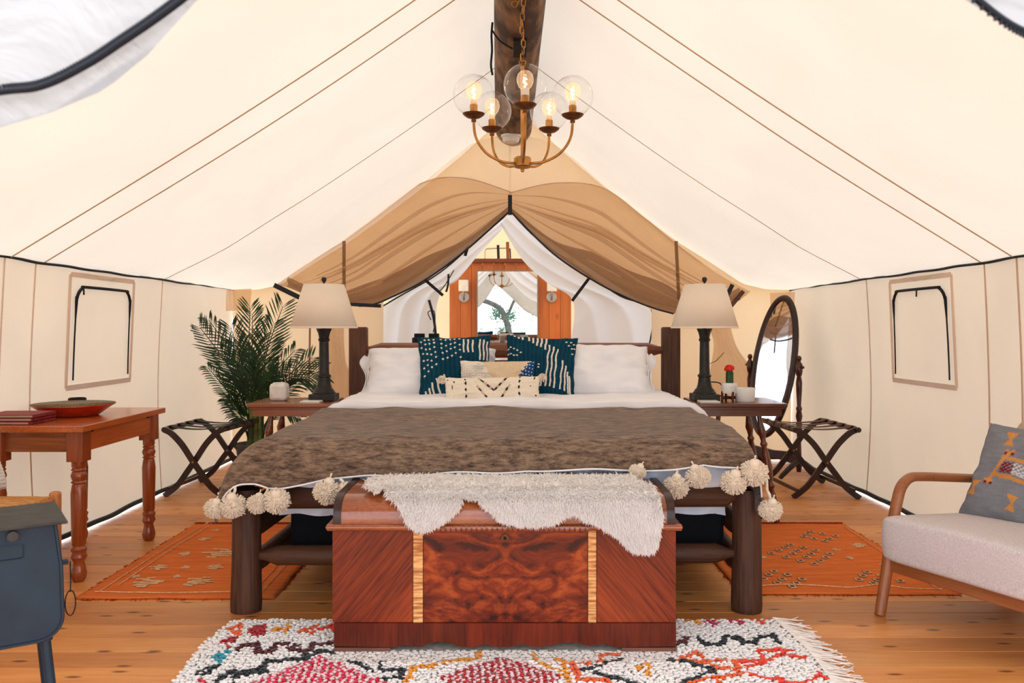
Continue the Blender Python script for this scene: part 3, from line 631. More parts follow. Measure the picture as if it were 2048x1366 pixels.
# ------------------------------------------------------------------ bed
bed = thing('bed_frame', 'rustic dark-stained log bed frame in the middle of the tent', 'bed', (0, 4.4, 0))
FYb, HYb = 3.40, 5.42
FX = (-1.094, .967); HX = (-1.008, 1.042)
for i, x in enumerate(FX):
    prof = [(.062, 0), (.064, .03), (.060, .2), (.058, .47), (.052, .50), (0, .502)]
    b = B(); b.lathe(prof, (x, FYb, 0), n=14)
    b.v = [(vx+.004*nz(vx*30, vy*30, vz*4), vy+.004*nz(vy*30, vx*30, vz*4+9), vz) for vx, vy, vz in b.v]
    part('foot_post', b, M_log, bed, smooth=True, world=True)
for i, x in enumerate(HX):
    b = B(); b.box((x, HYb, .585), (.118, .075, 1.17)); part('head_post', b, M_log, bed, world=True, bev=.012)
def log(a, c_, r, n=10, tip=.10):
    a, c_ = np.array(a, float), np.array(c_, float); L = np.linalg.norm(c_-a); ts = [0, .03/L, tip/L, .3, .5, .7, 1-tip/L, 1-.03/L, 1]
    rr = [r*.45, r*.55, r, r*1.02, r, r*1.01, r, r*.55, r*.45]
    return B().tube([a+(c_-a)*t for t in ts], rr, n)
part('head_rail', log((HX[0]+.05, HYb-.01, 1.018), (HX[1]-.05, HYb-.01, 1.018), .048, 8), M_head, bed, smooth=True, world=True)
part('head_rail', log((HX[0]+.05, HYb, .56), (HX[1]-.05, HYb, .56), .045, 8), M_logx, bed, smooth=True, world=True)
part('foot_rail', log((FX[0]+.03, FYb, .462), (FX[1]-.03, FYb, .470), .045, 12, .06), M_logx, bed, smooth=True, world=True)
part('foot_rail', log((FX[0]+.05, FYb, .225), (FX[1]-.05, FYb, .235), .041, 12, .08), M_logx, bed, smooth=True, world=True)
for i in (0, 1):
    s_ = 1 if i == 0 else -1
    for z_ in (.33, .12+.06):
        part('side_rail', log((FX[i]+s_*.02, FYb+.04, z_), (HX[i]+s_*.0, HYb-.04, z_), .042, 10, .06), M_logy, bed, smooth=True, world=True)
bs = part('box_spring', B().box((-.02, 4.45, .31), (1.84, 1.92, .24)), M_blackcloth, bev=.02); tag(bs, 'black cloth covered bed base under the mattress', 'bed base')
# dark skirt below visible between rail and floor
def blob_box(c, d, n=24, p=6, amp=.0, seed=0):
    bb = B(); rows = []
    for i in range(n+1):
        ph = -math.pi/2+math.pi*i/n; r = []
        for j in range(2*n+1):
            th = 2*math.pi*j/(2*n)
            f = lambda w_: math.copysign(abs(w_)**(2/p), w_)
            x, y, z = f(math.cos(ph))*f(math.cos(th)), f(math.cos(ph))*f(math.sin(th)), f(math.sin(ph))
            w_ = amp*nz(x*2+seed, y*2, z*2)
            r.append((c[0]+d[0]/2*x*(1+w_), c[1]+d[1]/2*y*(1+w_), c[2]+d[2]/2*z*(1+w_)))
        rows.append(r)
    return bb.grid(rows)
mt = part('mattress', blob_box((.0, 4.42, .56), (1.94, 2.0, .27), 30, 10, .01), M_bluesheet, smooth='all'); tag(mt, 'thick mattress in a pale blue-white fitted sheet on the log bed', 'mattress')
b = B(); rows = []
for i in range(90):     # sheet hanging, crumpled, behind the foot rail
    x = -.98+1.88*i/89
    rows.append([(x, 3.425+.05+.014*math.sin(i*.9+j)+.01*nz(i*.3, j*.5), .60-.225*j/11+(.018*nz(i*.16, 3) if j == 11 else 0)) for j in range(12)])
rows = [[(p[0], p[1]-(.13 if p[2] > .515 else .13*max(0, (p[2]-.49)/.025)), p[2]) for p in r] for r in rows]
b.grid(rows); part('sheet_hem', b, M_bluesheet, mt, smooth='all')
# white duvet, shown at the pillows
b = B(); rows = []
for i in range(60):
    x = -1.03+2.08*i/59; ed = max(0, (abs(x-.01)-.90)/.13)
    rows.append([(x, 4.35+1.0*j/29, .722-.13*ed**2.2+.012*nz(x*4, j*.2)+.006*nz(x*12, j*.6)) for j in range(30)])
b.grid(rows); dv = part('duvet', b, M_sheet, smooth='all', solid=.05, offset=-1); tag(dv, 'white duvet turned out between the pillows and the brown throw', 'duvet')

# brown throw with pompoms
hemx = [437, 455, 480, 510, 535, 560, 600, 650, 700, 760, 900, 1280, 1345, 1440, 1500, 1530]
hemv = [992, 976, 970, 971, 978, 976, 967, 958, 957, 952, 946, 937, 938, 935, 930, 945]
def hem_z(X): return CZ-(np.interp(X*F/3.27+CU, hemx, hemv)-HV)*3.27/F
bk = thing('throw_blanket', 'heathered brown throw with cream pompoms spread over the foot of the bed', 'blanket', (0, 4.0, .72))
rows = []; NA, NB_ = 150, 110
for jb in range(NB_):
    tb = jb/(NB_-1)
    r = []
    for ia in range(NA):
        ta = -1+2*ia/(NA-1)
        aw = 1.26*ta                                     # arc across
        s_ = 1 if aw > 0 else -1
        edge = .93 if s_ > 0 else .97
        ov = max(0, abs(aw)-edge)
        yy = 4.82-1.50*min(tb/.86, 1)
        foot = min(1, max(0, (4.82-yy)/1.5))
        outr = (.05+.155*foot**.8) if s_ < 0 else (.04+.02*foot)
        q = ov/.30
        xx = s_*(min(abs(aw), edge)+outr*math.sin(min(q, 1.15)*math.pi/2))+.006
        da = .275*(1-math.cos(min(q, 1.1)*math.pi/2)) if s_ < 0 else .255*(1-math.cos(min(q, 1.1)*math.pi/2))
        da *= (.45+.55*min(1, foot*1.6))
        # front drop
        fb = max(0, (tb-.80)/.20); hz = hem_z(max(-1.17, min(1.0, xx)))
        yb = yy if tb < .80 else 3.385-.10*math.sin(min(1, fb)*math.pi/2)-.01*fb
        if tb < .80: yb = 4.82-(4.82-3.385)*tb/.80
        ztop = .748-.030*tb+.014*nz(xx*1.6, yb*2.2, 2)+.010*nz(xx*4.5+yb*2, yb*3.5, 8)
        db = (ztop-hz)*(1-math.cos(fb*math.pi/2))
        z = ztop-(da**2.4+db**2.4)**(1/2.4) if (da > 0 or db > 0) else ztop
        z += .009*nz(aw*5+yb*1.5, yb*2.5, 4)+.006*(1-abs(math.sin(aw*4+yb*6+2*nz(aw*2, yb*2))))**4
        z += .010*math.sin(aw*14+yb*5)*min(1, fb*1.2)*(1 if abs(aw) < 1.2 else .2)*.6
        yb += .014*nz(aw*4, 5)*fb+.010*math.sin(aw*17)*fb
        if s_ < 0 and ov > 0 and fb > 0: yb -= .03*min(1, q)
        r.append((xx, yb, z))
    rows.append(r)
def ridge(bm_): pass
M_throw = mat('brown_throw', hx('967C66'), hx('3E302A'), rough=.95, scale=(1, 4, 4), sc=14, det=12, nr=.82, lo=.40, hi=.60, spec=.05, bump=.8, dist=.006, sheen=.2)
part('cloth', B().grid(rows), M_throw, bk, smooth='all', world=True, solid=.012, offset=1)
part('piping', B().tube([(p[0], p[1]-.004, p[2]-.002) for p in rows[-1][6:-4]], .0035, 6), M_sheet, bk, smooth=True, world=True)
# pompom: tied yarn neck and a burst of yarn ends
def pom_mesh():
    bb = B(); cols = []
    bb.ball((0, 0, 0), .78, 16); bb.ball((0, 0, .78), .40, 14)
    for i in range(420):
        z = 1-2*(i+.5)/420; z = z*.93-.10
        if z > .80: continue
        th = i*2.39996; rr = math.sqrt(max(0, 1-z*z)); d = Vector((rr*math.cos(th), rr*math.sin(th), z))
        d = (d+Vector(rng.normal(0, .10, 3))).normalized(); L = 1.0+rng.normal(0, .05)
        t1 = d.cross(Vector((.3, .2, .9))).normalized(); t2 = d.cross(t1); w_ = .058
        vs = []
        for f, ww in ((.62, w_*.8), (L-.05, w_), (L, w_*.4)):
            for k in range(5):
                a = 2*math.pi*k/5; vs.append(d*f+(t1*math.cos(a)+t2*math.sin(a))*ww)
        fs = [(i_*5+k, i_*5+(k+1) % 5, (i_+1)*5+(k+1) % 5, (i_+1)*5+k) for i_ in (0, 1) for k in range(5)]+[tuple(10+k for k in range(5))]
        bb.add(vs, fs)
    bb.tube([(0, 0, 1.1), (0, .05, 1.5)], .07, 5)
    return bb
M_pom = mat('cream_yarn', hx('EFE3D2'), hx('D6C4AE'), rough=.95, sc=40, spec=.05)
pm0 = part('pompom', pom_mesh(), M_pom, bk, smooth='all')
Yp = 3.245
poms = [(430, 1017, 22, -.4), (466, 1012, 27, .1), (515, 1008, 22, -.2), (554, 1002, 27, .45), (655, 984, 28, -.15), (692, 984, 22, .5), (1275, 944, 18, .2),
        (1352, 974, 26, -.1), (1396, 954, 25, .3), (1467, 965, 27, -.2), (1508, 946, 29, .2), (1541, 1020, 24, .15)]
def place_pom(i, u, v, r, ry, Y=None):
    Y = Y or Yp; o = pm0 if i == 0 else pm0.copy()
    if i: COL.objects.link(o)
    p = P(u, v, Y); s_ = r/F*Y; o.location = (p[0], p[1], p[2]-.72); o.location.y -= 4.0
    o.scale = (s_, s_, s_*.9); o.rotation_euler = (random.uniform(-.5, -.1), ry, random.uniform(0, 6))
for i, (u, v, r, ry) in enumerate(poms): place_pom(i, u, v, r, ry)
cords = B()
for (u0, v0, u1, v1) in ((437, 985, 440, 1000), (470, 973, 466, 990), (536, 975, 528, 992), (680, 958, 688, 968), (1353, 937, 1352, 950), (1390, 937, 1394, 940), (1476, 934, 1468, 948), (1529, 945, 1534, 980), (1534, 980, 1541, 1000)):
    cords.tube([P(u0, v0, 3.265), P((u0+u1)/2+2, (v0+v1)/2, 3.262), P(u1, v1, 3.25)], .006, 6)
part('tassel_cord', cords, M_pom, bk, world=True, kind='stuff')

# ------------------------------------------------------------------ pillows
def cushion(w_, h, t, n=60, m_=60, pinch=.07, colf=None, seed=0, wr=.006, flange=0):
    bb = B(); cols = []
    for side in (-1, 1):
        rows = []
        for j in range(m_+1):
            y = -1+2*j/m_; r = []
            for i in range(n+1):
                x = -1+2*i/n
                px = x*(1-pinch*(1-y*y)); py = y*(1-pinch*(1-x*x))
                k = max(0, (1-x**4)*(1-y**4)); th = t/2*k**.42
                wz = wr*nz(x*3+seed, y*3, side)*k*3+wr*1.2*nz(x*9+seed, y*9, side)*(1-k)*k**.3
                r.append((px*w_/2+wr*nz(y*4, seed), side*(th+wz), h/2+py*h/2+wr*nz(x*4, seed+3)))
                if colf is not None: cols.append(colf((x+1)/2, (y+1)/2) if side < 0 else colf(.5, .02))
            rows.append(r)
        if side > 0: rows = [q[::-1] for q in rows]
        bb.grid(rows)
    # reorder colours of the back side (flipped rows)
    return bb, (np.array(cols, dtype=np.float32) if colf is not None else None)
def lay(o, u, v, Y, lean=-.3, rz=0, ry=0, z=None):
    p = P(u, v, Y); o.location = (p[0], Y, z if z is not None else p[2]); o.rotation_euler = (lean, ry, rz)
def pil(name, label, w_, h, t, u, v, Y, lean=-.3, rz=0, ry=0, m=None, colf=None, group=None, **k):
    r = thing(name, label, 'pillow', (0, 0, 0), group=group)
    bb, cl = cushion(w_, h, t, colf=colf, **k); part('cover', bb, m or M_attr, r, smooth='all', cols=cl)
    lay(r, u, v, Y, lean, rz, ry); return r
pl = pil('sleeping_pillow', 'white pillow against the headboard, left behind the indigo cushion with rows of dashes', .80, .35, .26, 860, 806, 5.05, -.38, 0, 0, M_sheet, seed=1, pinch=.03, wr=.012)
pr_ = pil('sleeping_pillow', 'white pillow against the headboard, right behind the indigo cushion with long bars', .80, .36, .26, 1172, 803, 5.05, -.38, 0, .0, M_sheet, seed=5, pinch=.03, wr=.012)
# open pillowcase ends
for (r_, s_) in ((pl, -1), (pr_, 1)):
    bb = B(); rows = []
    for j in range(26):
        y = j/25; rows.append([(s_*(.375+.010*math.sin(y*3)+(.02+.05*math.exp(-((y-.86)/.16)**2)+.03*math.exp(-((y-.15)/.15)**2))*i/8), .03*math.sin(y*math.pi)*math.cos(i*.5)*(-1)-.02*nz(y*5, i*.3), .02+.32*y-.035*math.sin(i/8*2)*(1 if y > .5 else .3)+.012*nz(y*6, i*.5, s_)) for i in range(9)])
    bb.grid(rows); part('case_flap', bb, M_sheet, r_, smooth='all', solid=.004)

IND = np.array(hx('0E3A4C')); IND2 = np.array(hx('1F5C78')); CRM = np.array(hx('E6DACB'))
def indigo_left(s, t):
    x, y = s*2048*.42/.42, (1-t); X = 60+s*870; Yp_ = 150+(1-t)*700
    c = IND*.85+IND2*.15*(.5+.5*math.sin(X*.11)) + .25*(IND2-IND)*max(0, nz(X*.02, Yp_*.005))
    cx = [100, 150, 200, 258, 343, 400, 455, 505, 563]; rows_ = [[215, 280, 340, 412, 490, 570], [195, 245, 300, 345, 410, 465, 530], [190, 235, 295, 352, 420, 485], [185, 220, 272, 330, 385, 460], [185, 238, 290, 345, 408], [186, 258, 322, 390], [180, 240, 292, 370], [180, 228, 280, 345], [180, 252, 310, 392]]
    for a, rr in zip(cx, rows_):
        for b_ in rr:
            if ((X-a-(b_-200)*.06)/13)**2+((Yp_-b_)/9)**2 < 1: return CRM
            if abs(X-a-(b_-200)*.06) < 5 and abs(Yp_-b_) < 34: c = IND*.4+IND2*.6
    for a, y0, y1 in ((612, 180, 340), (665, 190, 345), (722, 200, 345), (808, 200, 430), (855, 210, 430), (898, 228, 430)):
        if abs(X-a-(Yp_-200)*.04) < 10 and y0 < Yp_ < y1: return CRM
    for a, y0, sl in ((148, 725, .12), (190, 700, .24), (215, 645, .30), (272, 610, .32), (365, 570, .28), (430, 600, .2)):
        if abs(X-a-(Yp_-y0)*sl) < 11 and Yp_ > y0: return CRM
    return c
def indigo_right(s, t):
    X = 1030+s*880; Yp_ = 110+(1-t)*720-s*10
    c = IND*.85+IND2*.15*(.5+.5*math.sin(X*.12)) + .25*(IND2-IND)*max(0, nz(X*.02, Yp_*.005))
    for a, y1 in ((1042, 120), (1088, 128), (1135, 138), (1183, 148), (1232, 162), (1310, 180), (1362, 195), (1416, 222), (1468, 236), (1524, 266)):
        if abs(X-a+(Yp_-110)*.06) < 12 and Yp_ < y1: return CRM
    for a, y0, y1, sl in ((1567, 205, 690, -.06), (1620, 225, 690, -.06), (1672, 255, 700, -.06), (1752, 385, 705, -.1), (1792, 438, 720, -.06), (1820, 500, 740, .0), (1845, 545, 760, 0), (1480, 620, 690, 0)):
        if abs(X-a-(Yp_-y0)*sl-5*math.sin(Yp_*.03)) < 10 and y0 < Yp_ < y1: return CRM
    for a, b_ in ((1072, 272), (1115, 285), (1160, 297), (1208, 316), (1042, 290), (1078, 345), (1115, 360), (1158, 352), (1045, 345), (1440, 445), (1438, 480), (1485, 620), (1480, 685), (1770, 170), (1828, 166), (1812, 206), (1872, 192), (1855, 240), (1870, 300), (1888, 240), (1910, 190)):
        if ((X-a)/14)**2+((Yp_-b_)/8)**2 < 1: return CRM
    return c
pil('indigo_cushion', 'indigo shibori cushion with rows of short white dashes, left on the bed', .45, .43, .15, 911, 811, 4.90, -.28, .04, -.03, colf=indigo_left, seed=2, n=190, m_=190, pinch=.085)
pil('indigo_cushion', 'indigo shibori cushion with long wavering white bars, right on the bed', .44, .41, .15, 1078, 805, 4.92, -.28, -.03, .05, colf=indigo_right, seed=3, n=190, m_=190, pinch=.085)
BEI = np.array(hx('DCC4A4')); WH = np.array(hx('EEE4D6')); BLU = np.array(hx('1E4A7C'))
def lum_back(s, t):
    if s < .28+.30*(1-t):
        g = (math.sin(s*150)*math.sin(t*75+ (int(s*24) % 2)*1.5)); return WH*(.82+.18*(g > -.4))
    if s > 1.10-.34*(1-t)-.16+.02*math.sin(t*60):
        return np.array((.85, .87, .9)) if (math.sin(s*150) > .75 and math.sin(t*70+int(s*24)) > .55) else BLU
    return BEI
lb = pil('lumbar_cushion', 'beige lumbar cushion with white nubby and blue woven corners, behind the black-dotted one', .44, .23, .12, 995, 800, 4.76, -.25, 0, 0, colf=lum_back, seed=4, n=170, m_=90, pinch=.05)
nb = B()
for i in range(17):
    for j in range(14):
        s, t = .02+i*.032, .06+j*.066
        if s < .27+.30*(1-t): nb.ball(((s-.5)*.43, -.06*max(.05, (1-(2*s-1)**4)*(1-(2*t-1)**4))**.42-.002, .115+(t-.5)*.22), .0055, 6)
part('woven_nubs', nb, M_ceram, lb, smooth='all', kind='stuff')
BLK = np.array((.02, .02, .02))
def lum_front(s, t):
    X = 400+s*1100; Yp_ = 540+(1-t)*320; c = np.array(hx('EDE0CC'))
    for (x0, y0, x1, y1) in ((790, 548, 975, 700), (1140, 535, 985, 690), (770, 640, 940, 838), (1165, 640, 1005, 838)):
        u_ = np.array((x1-x0, y1-y0)); L = math.hypot(*u_); d = abs((X-x0)*u_[1]-(Yp_-y0)*u_[0])/L; al = ((X-x0)*u_[0]+(Yp_-y0)*u_[1])/L
        if d < 14 and 0 < al < L: c = np.array(hx('C6B298')) if d > 4 else np.array(hx('D2C0A8'))
        for f in (.25, .62, .93):
            if ((al-f*L)/24)**2+((d)/10)**2 < 1: return BLK
    for a, ys_ in ((645, (570, 615, 688, 762, 845)), (1265, (553, 603, 670, 745, 822))):
        for k, b_ in enumerate(ys_):
            if abs(X-a)/15+abs(Yp_-b_)/(12 if k < 1 else 26) < 1: return BLK
    for a, b_, w_, h_ in ((445, 575, 8, 7), (510, 600, 9, 12), (485, 660, 7, 24), (497, 783, 12, 8), (480, 845, 20, 14), (1400, 655, 8, 8), (1436, 566, 9, 18), (1452, 760, 12, 9), (1432, 835, 14, 7), (1370, 520, 12, 6), (1460, 805, 6, 10)):
        if ((X-a)/w_)**2+((Yp_-b_)/h_)**2 < 1: return BLK
    return c
lf_ = pil('lumbar_cushion', 'cream lumbar cushion with black dots and a zigzag, front of the bed cushions', .555, .165, .11, 985, 812, 4.66, -.2, .0, -.02, colf=lum_front, seed=6, n=200, m_=90, pinch=.05)
for sx in (-1, 1):
    tb_ = B()
    for i in range(60):
        d = Vector(rng.normal(0, 1, 3)).normalized(); tb_.tube([Vector((sx*.285, 0, .155)), Vector((sx*.285, 0, .155))+d*.026], .003, 4)
    part('tassel', tb_, M_pom, lf_, kind='stuff')

# ------------------------------------------------------------------ cedar chest
chx0, chx1 = -.641, .585; CZ0 = .006
M_ch1 = wood('chest_veneer_left', hx('A2441C'), hx('5C1E0E'), 'x', rough=.38, g=46, rot=(0, math.radians(50), 0), c3=hx('421208'), bump=.12, spec=.25, coat=.10, big=2.2, dist=.6)
M_ch2 = wood('chest_veneer_right', hx('A2441C'), hx('5C1E0E'), 'x', rough=.38, g=46, rot=(0, math.radians(-50), 0), c3=hx('421208'), bump=.12, spec=.25, coat=.10, big=2.2, dist=.6)
m, n, out = base('chest_burl'); p = n.nodes.new('ShaderNodeBsdfPrincipled'); n.links.new(p.outputs[0], out.inputs[0]); p.inputs['Roughness'].default_value = .36; p.inputs['Coat Weight'].default_value = .1; p.inputs['Specular IOR Level'].default_value = .25
tcn = n.nodes.new('ShaderNodeTexCoord'); sx = n.nodes.new('ShaderNodeSeparateXYZ'); n.links.new(tcn.outputs['Object'], sx.inputs[0])
ab = n.nodes.new('ShaderNodeMath'); ab.operation = 'ABSOLUTE'; n.links.new(sx.outputs[0], ab.inputs[0]); cb = n.nodes.new('ShaderNodeCombineXYZ')
sc_ = n.nodes.new('ShaderNodeMath'); sc_.operation = 'MULTIPLY'; sc_.inputs[1].default_value = .45; n.links.new(ab.outputs[0], sc_.inputs[0])
n.links.new(sc_.outputs[0], cb.inputs[0]); n.links.new(sx.outputs[2], cb.inputs[2])
no = n.nodes.new('ShaderNodeTexNoise'); no.inputs['Scale'].default_value = 13; no.inputs['Detail'].default_value = 7; no.inputs['Distortion'].default_value = 1.6; no.inputs['Roughness'].default_value = .62
n.links.new(cb.outputs[0], no.inputs['Vector'])
r_ = ramp(n, no.outputs[0], [(.36, hx('34100A')), (.5, hx('76280F')), (.66, hx('A64A1E'))]); n.links.new(r_.outputs[0], p.inputs['Base Color']); M_burl = m
M_base = wood('chest_base', hx('782A14'), hx('48180C'), 'z', rough=.35, g=40, c3=hx('3A1008'), bump=.1, spec=.25, coat=.1, big=6)
M_lid = wood('chest_lid', hx('A65A28'), hx('7E3818'), 'x', rough=.2, g=60, rot=(0, 0, math.radians(25)), bump=.08, coat=.6)
M_inlay = mat('pale_inlay', hx('E8B070'), hx('A4602C'), rough=.35, scale=(.3, .3, 3), sc=34, det=6, lo=.40, hi=.6, coat=.2)
cst = thing('cedar_chest', 'waterfall cedar chest in figured red-brown veneer at the foot of the bed', 'chest', ((chx0+chx1)/2, 3.12, CZ0))
def cp(name, bb, m, **k): return part(name, bb, m, cst, world=True, **k)
yf = 2.948
cp('body', B().box(((chx0+chx1)/2, 3.13, .28), (chx1-chx0-.004, .356, .335)), M_base)
def X_at(u): return (u-CU)*yf/F
cp('veneer_panel', B().box(((chx0+X_at(826))/2, yf, .28), (X_at(826)-chx0-.001, .012, .336)), M_ch1, bev=.001)
cp('veneer_panel', B().box(((chx1+X_at(1193))/2, yf, .28), (chx1-X_at(1193)-.001, .012, .336)), M_ch2, bev=.001)
mid = (X_at(847)+X_at(1175))/2
bp_ = part('burl_panel', B().box((0, 0, 0), (X_at(1175)-X_at(847)-.001, .012, .336)), M_burl, cst, bev=.001); bp_.location = (mid-cst.location.x, yf-cst.location.y, .28-CZ0)
for a, c_ in ((827, 846), (1176, 1192)):
    cp('inlay_strip', B().box(((X_at(a)+X_at(c_))/2, yf-.0005, .28), (X_at(c_)-X_at(a), .013, .336)), M_inlay)
# scalloped base
pts = [(640+x/2.695, 900+y/2.695) for x, y in ((380, 1102), (395, 1080), (420, 1060), (450, 1051), (500, 1057), (530, 1062), (560, 1054), (600, 1038), (650, 1032), (700, 1040), (740, 1056), (780, 1066), (830, 1066), (895, 1045), (930, 1060), (970, 1072), (1020, 1070), (1095, 1045), (1130, 1058), (1180, 1063), (1240, 1055), (1290, 1042), (1340, 1036), (1400, 1042), (1455, 1056), (1500, 1046), (1540, 1045), (1580, 1060), (1610, 1082), (1625, 1102))]
yb_ = 2.935; poly = [(P(u, v, yb_)[0], P(u, v, yb_)[2]) for u, v in pts]
x0, x1 = -.634, .584
bf = B(); top = .111
prev = [(x0, .03)]+[(q[0], max(q[1], .026)) for q in poly]+[(x1, .03)]
xs_ = [q[0] for q in prev]; zs_ = [q[1] for q in prev]
gx = sorted(set(list(np.linspace(x0, x1, 60))+xs_))
for ya in (yb_, yb_+.02):
    bf.grid([[(x, ya, float(np.interp(x, xs_, zs_))), (x, ya, top)] for x in gx])
bf.grid([[(x, yb_, float(np.interp(x, xs_, zs_))), (x, yb_+.02, float(np.interp(x, xs_, zs_)))] for x in gx])
bf.grid([[(x, yb_, top), (x, yb_+.03, top)] for x in gx])
cp('scalloped_base', bf, M_base)
for x_ in (x0, x1): cp('side_base', B().box((x_+(.01 if x_ < 0 else -.01), 3.13, .07), (.02, .38, .085)), M_base)
for a, c_ in ((x0, P(781, 1300, yb_)[0]), (P(1243, 1300, yb_)[0], x1)):
    cp('foot', B().box(((a+c_)/2, yb_+.012, CZ0+.009), (c_-a, .03, .018)), wood('worn_foot', hx('8A5A44'), hx('5A3426'), 'x', rough=.6), bev=.002)
cp('seam_line', B().box(((x0+x1)/2, yf+.002, .1125), (x1-x0, .012, .006)), M_blackcloth)
# lid: waterfall profile extruded along x
lp = [(3.315, .556), (3.03, .556), (3.00, .552), (2.975, .543), (2.955, .527), (2.944, .505), (2.940, .478), (2.940, .456), (3.315, .456)]
lid = cp('lid', B().prism([(y_, z_) for y_, z_ in lp], chx0+.03, chx1-.03, 'x'), M_lid, smooth=True)
def off(lp, e): return [(y_-e*(1 if y_ < 3.03 else 0), z_+(e if z_ > .47 else 0)) for y_, z_ in lp]
for a, c_ in ((chx0+.004, chx0+.031), (chx1-.031, chx1-.004)):
    part('lid_end', B().prism(off(lp, .004), a, c_, 'x'), M_dark, lid, world=True, smooth=True)
mo = B(); mo.tube([(chx0-.016, 2.938, .4515), (chx1+.018, 2.938, .4515)], .0125, 12); mo.tube([(chx0-.012, 2.938, .4515), (chx0-.012, 3.31, .4515)], .0115, 8); mo.tube([(chx1+.012, 2.938, .4515), (chx1+.012, 3.31, .4515)], .0115, 8)
cp('lip_moulding', mo, M_lid, smooth=True)
for i in range(33):
    cp('bead', B().tube([(P(845, 0, 2.93)[0]+i*.0183-.0076+.002, 2.9315, .4495), (P(845, 0, 2.93)[0]+i*.0183+.0066, 2.9315, .4495)], .0115, 8), M_lid, smooth=True) if i == 0 else None
bead0 = [o for o in bpy.data.objects if o.name == 'bead'][0]
for i in range(1, 33):
    o = bead0.copy(); COL.objects.link(o); o.location.x += i*.0183
kh = cp('lock', B().lathe([(.0, -.004), (.0125, -.004), (.0125, .004), (0, .004)], (P(1010, 1075, yf)[0], yf-.006, P(1010, 1075, yf)[2]), n=20, M=Matrix.Rotation(math.pi/2, 3, 'X')), M_brassd, smooth=True)
part('keyhole', B().lathe([(0, -.002), (.006, -.002), (.006, .002), (0, .002)], (P(1010, 1075, yf)[0], yf-.011, P(1010, 1075, yf)[2]), n=14, M=Matrix.Rotation(math.pi/2, 3, 'X')), M_zip, kh, world=True)

# ------------------------------------------------------------------ sheepskin over the chest lid
sp_prof = [(3.345, .572), (3.20, .588), (3.03, .584), (2.975, .572), (2.935, .545), (2.915, .505), (2.908, .47), (2.902, .45), (2.910, .43), (2.918, .30)]
sv = [HV+(CZ-z_)*F/y_ for y_, z_ in sp_prof]
def skin_pt(u, v):
    y_ = float(np.interp(v, sv, [q[0] for q in sp_prof])); z_ = float(np.interp(v, sv, [q[1] for q in sp_prof])); return np.array(((u-CU)*y_/F, y_, z_))
def inpoly(x, y, poly):
    c_ = False; j = len(poly)-1
    for i in range(len(poly)):
        if (poly[i][1] > y) != (poly[j][1] > y) and x < (poly[j][0]-poly[i][0])*(y-poly[i][1])/(poly[j][1]-poly[i][1])+poly[i][0]: c_ = not c_
        j = i
    return c_
skp = [(640+x/2.695, 900+y/2.695) for x, y in ((235, 195), (262, 150), (330, 138), (480, 122), (680, 104), (900, 108), (1100, 106), (1330, 98), (1500, 95), (1620, 92), (1690, 110), (1720, 160), (1790, 185), (1835, 250), (1845, 330), (1830, 420), (1822, 500), (1790, 535), (1700, 530), (1645, 500), (1600, 450), (1545, 415), (1490, 385), (1440, 365), (1380, 335), (1318, 340), (1270, 375), (1180, 393), (1080, 390), (980, 372), (930, 320), (850, 268), (770, 250), (740, 320), (680, 365), (600, 410), (545, 425), (490, 395), (450, 340), (410, 275), (355, 235), (345, 200), (330, 225), (290, 230))]
sk = thing('sheepskin', 'white shaggy sheepskin draped over the lid of the cedar chest', 'sheepskin', tuple(skin_pt(1030, 990)))
NU = 150; NV = 60; us = np.linspace(715, 1335, NU); vs_ = np.linspace(930, 1105, NV)
ins = [[inpoly(u, v, skp) for u in us] for v in vs_]
b = B(); b.v = [tuple(skin_pt(u, v)) for v in vs_ for u in us]
b.f = [(j*NU+i, j*NU+i+1, (j+1)*NU+i+1, (j+1)*NU+i) for j in range(NV-1) for i in range(NU-1) if ins[j][i] and ins[j+1][i+1] and ins[j][i+1] and ins[j+1][i]]
M_wool = canvas('white_wool', (.98, .955, .935), (.96, .92, .89), .04, bump=0, sc=9)
part('hide', b, M_wool, sk, smooth='all', world=True)
hv, hf = [], []; cnt = 0
while cnt < 46000:
    u = random.uniform(715, 1335); v = random.uniform(930, 1105)
    if v < 990 and random.random() < .45: continue
    if not inpoly(u, v, skp): continue
    p = skin_pt(u, v); q2 = skin_pt(u, v+4); tg = q2-p; tg /= np.linalg.norm(tg); nrm = np.cross(tg, (1, 0, 0)); nrm = nrm/np.linalg.norm(nrm)
    if nrm[1] > 0 or nrm[2] < -.5: nrm = -nrm
    nrm = np.array((0, -abs(nrm[1]), abs(nrm[2])))
    sw = nz(u*.02, v*.03, 1)*.9; L = random.uniform(.018, .034)*(1.0 if v > 985 else .75)
    fl_ = .28 if v < 992 else .45; d = nrm*fl_+tg*.62+np.array((sw*.5, 0, 0))+rng.normal(0, .20, 3); d /= np.linalg.norm(d)
    d2 = d+np.array((sw*.3, -.05, -.35)); d2 /= np.linalg.norm(d2)
    side = np.cross(d, nrm+rng.normal(0, .35, 3)); side /= np.linalg.norm(side); wd = .0024
    k = len(hv); m1 = p+d*L*.5; m2 = m1+d2*L*.5
    hv += [p-side*wd, p+side*wd, m1+side*wd, m1-side*wd, m2]; hf += [(k, k+1, k+2, k+3), (k+3, k+2, k+4)]; cnt += 1
b = B(); b.v = [tuple(q) for q in hv]; b.f = hf
part('fleece', b, canvas('wool_fibre', (.98, .96, .945), (.98, .96, .945), .5, bump=0, sc=9), sk, world=True, kind='stuff')

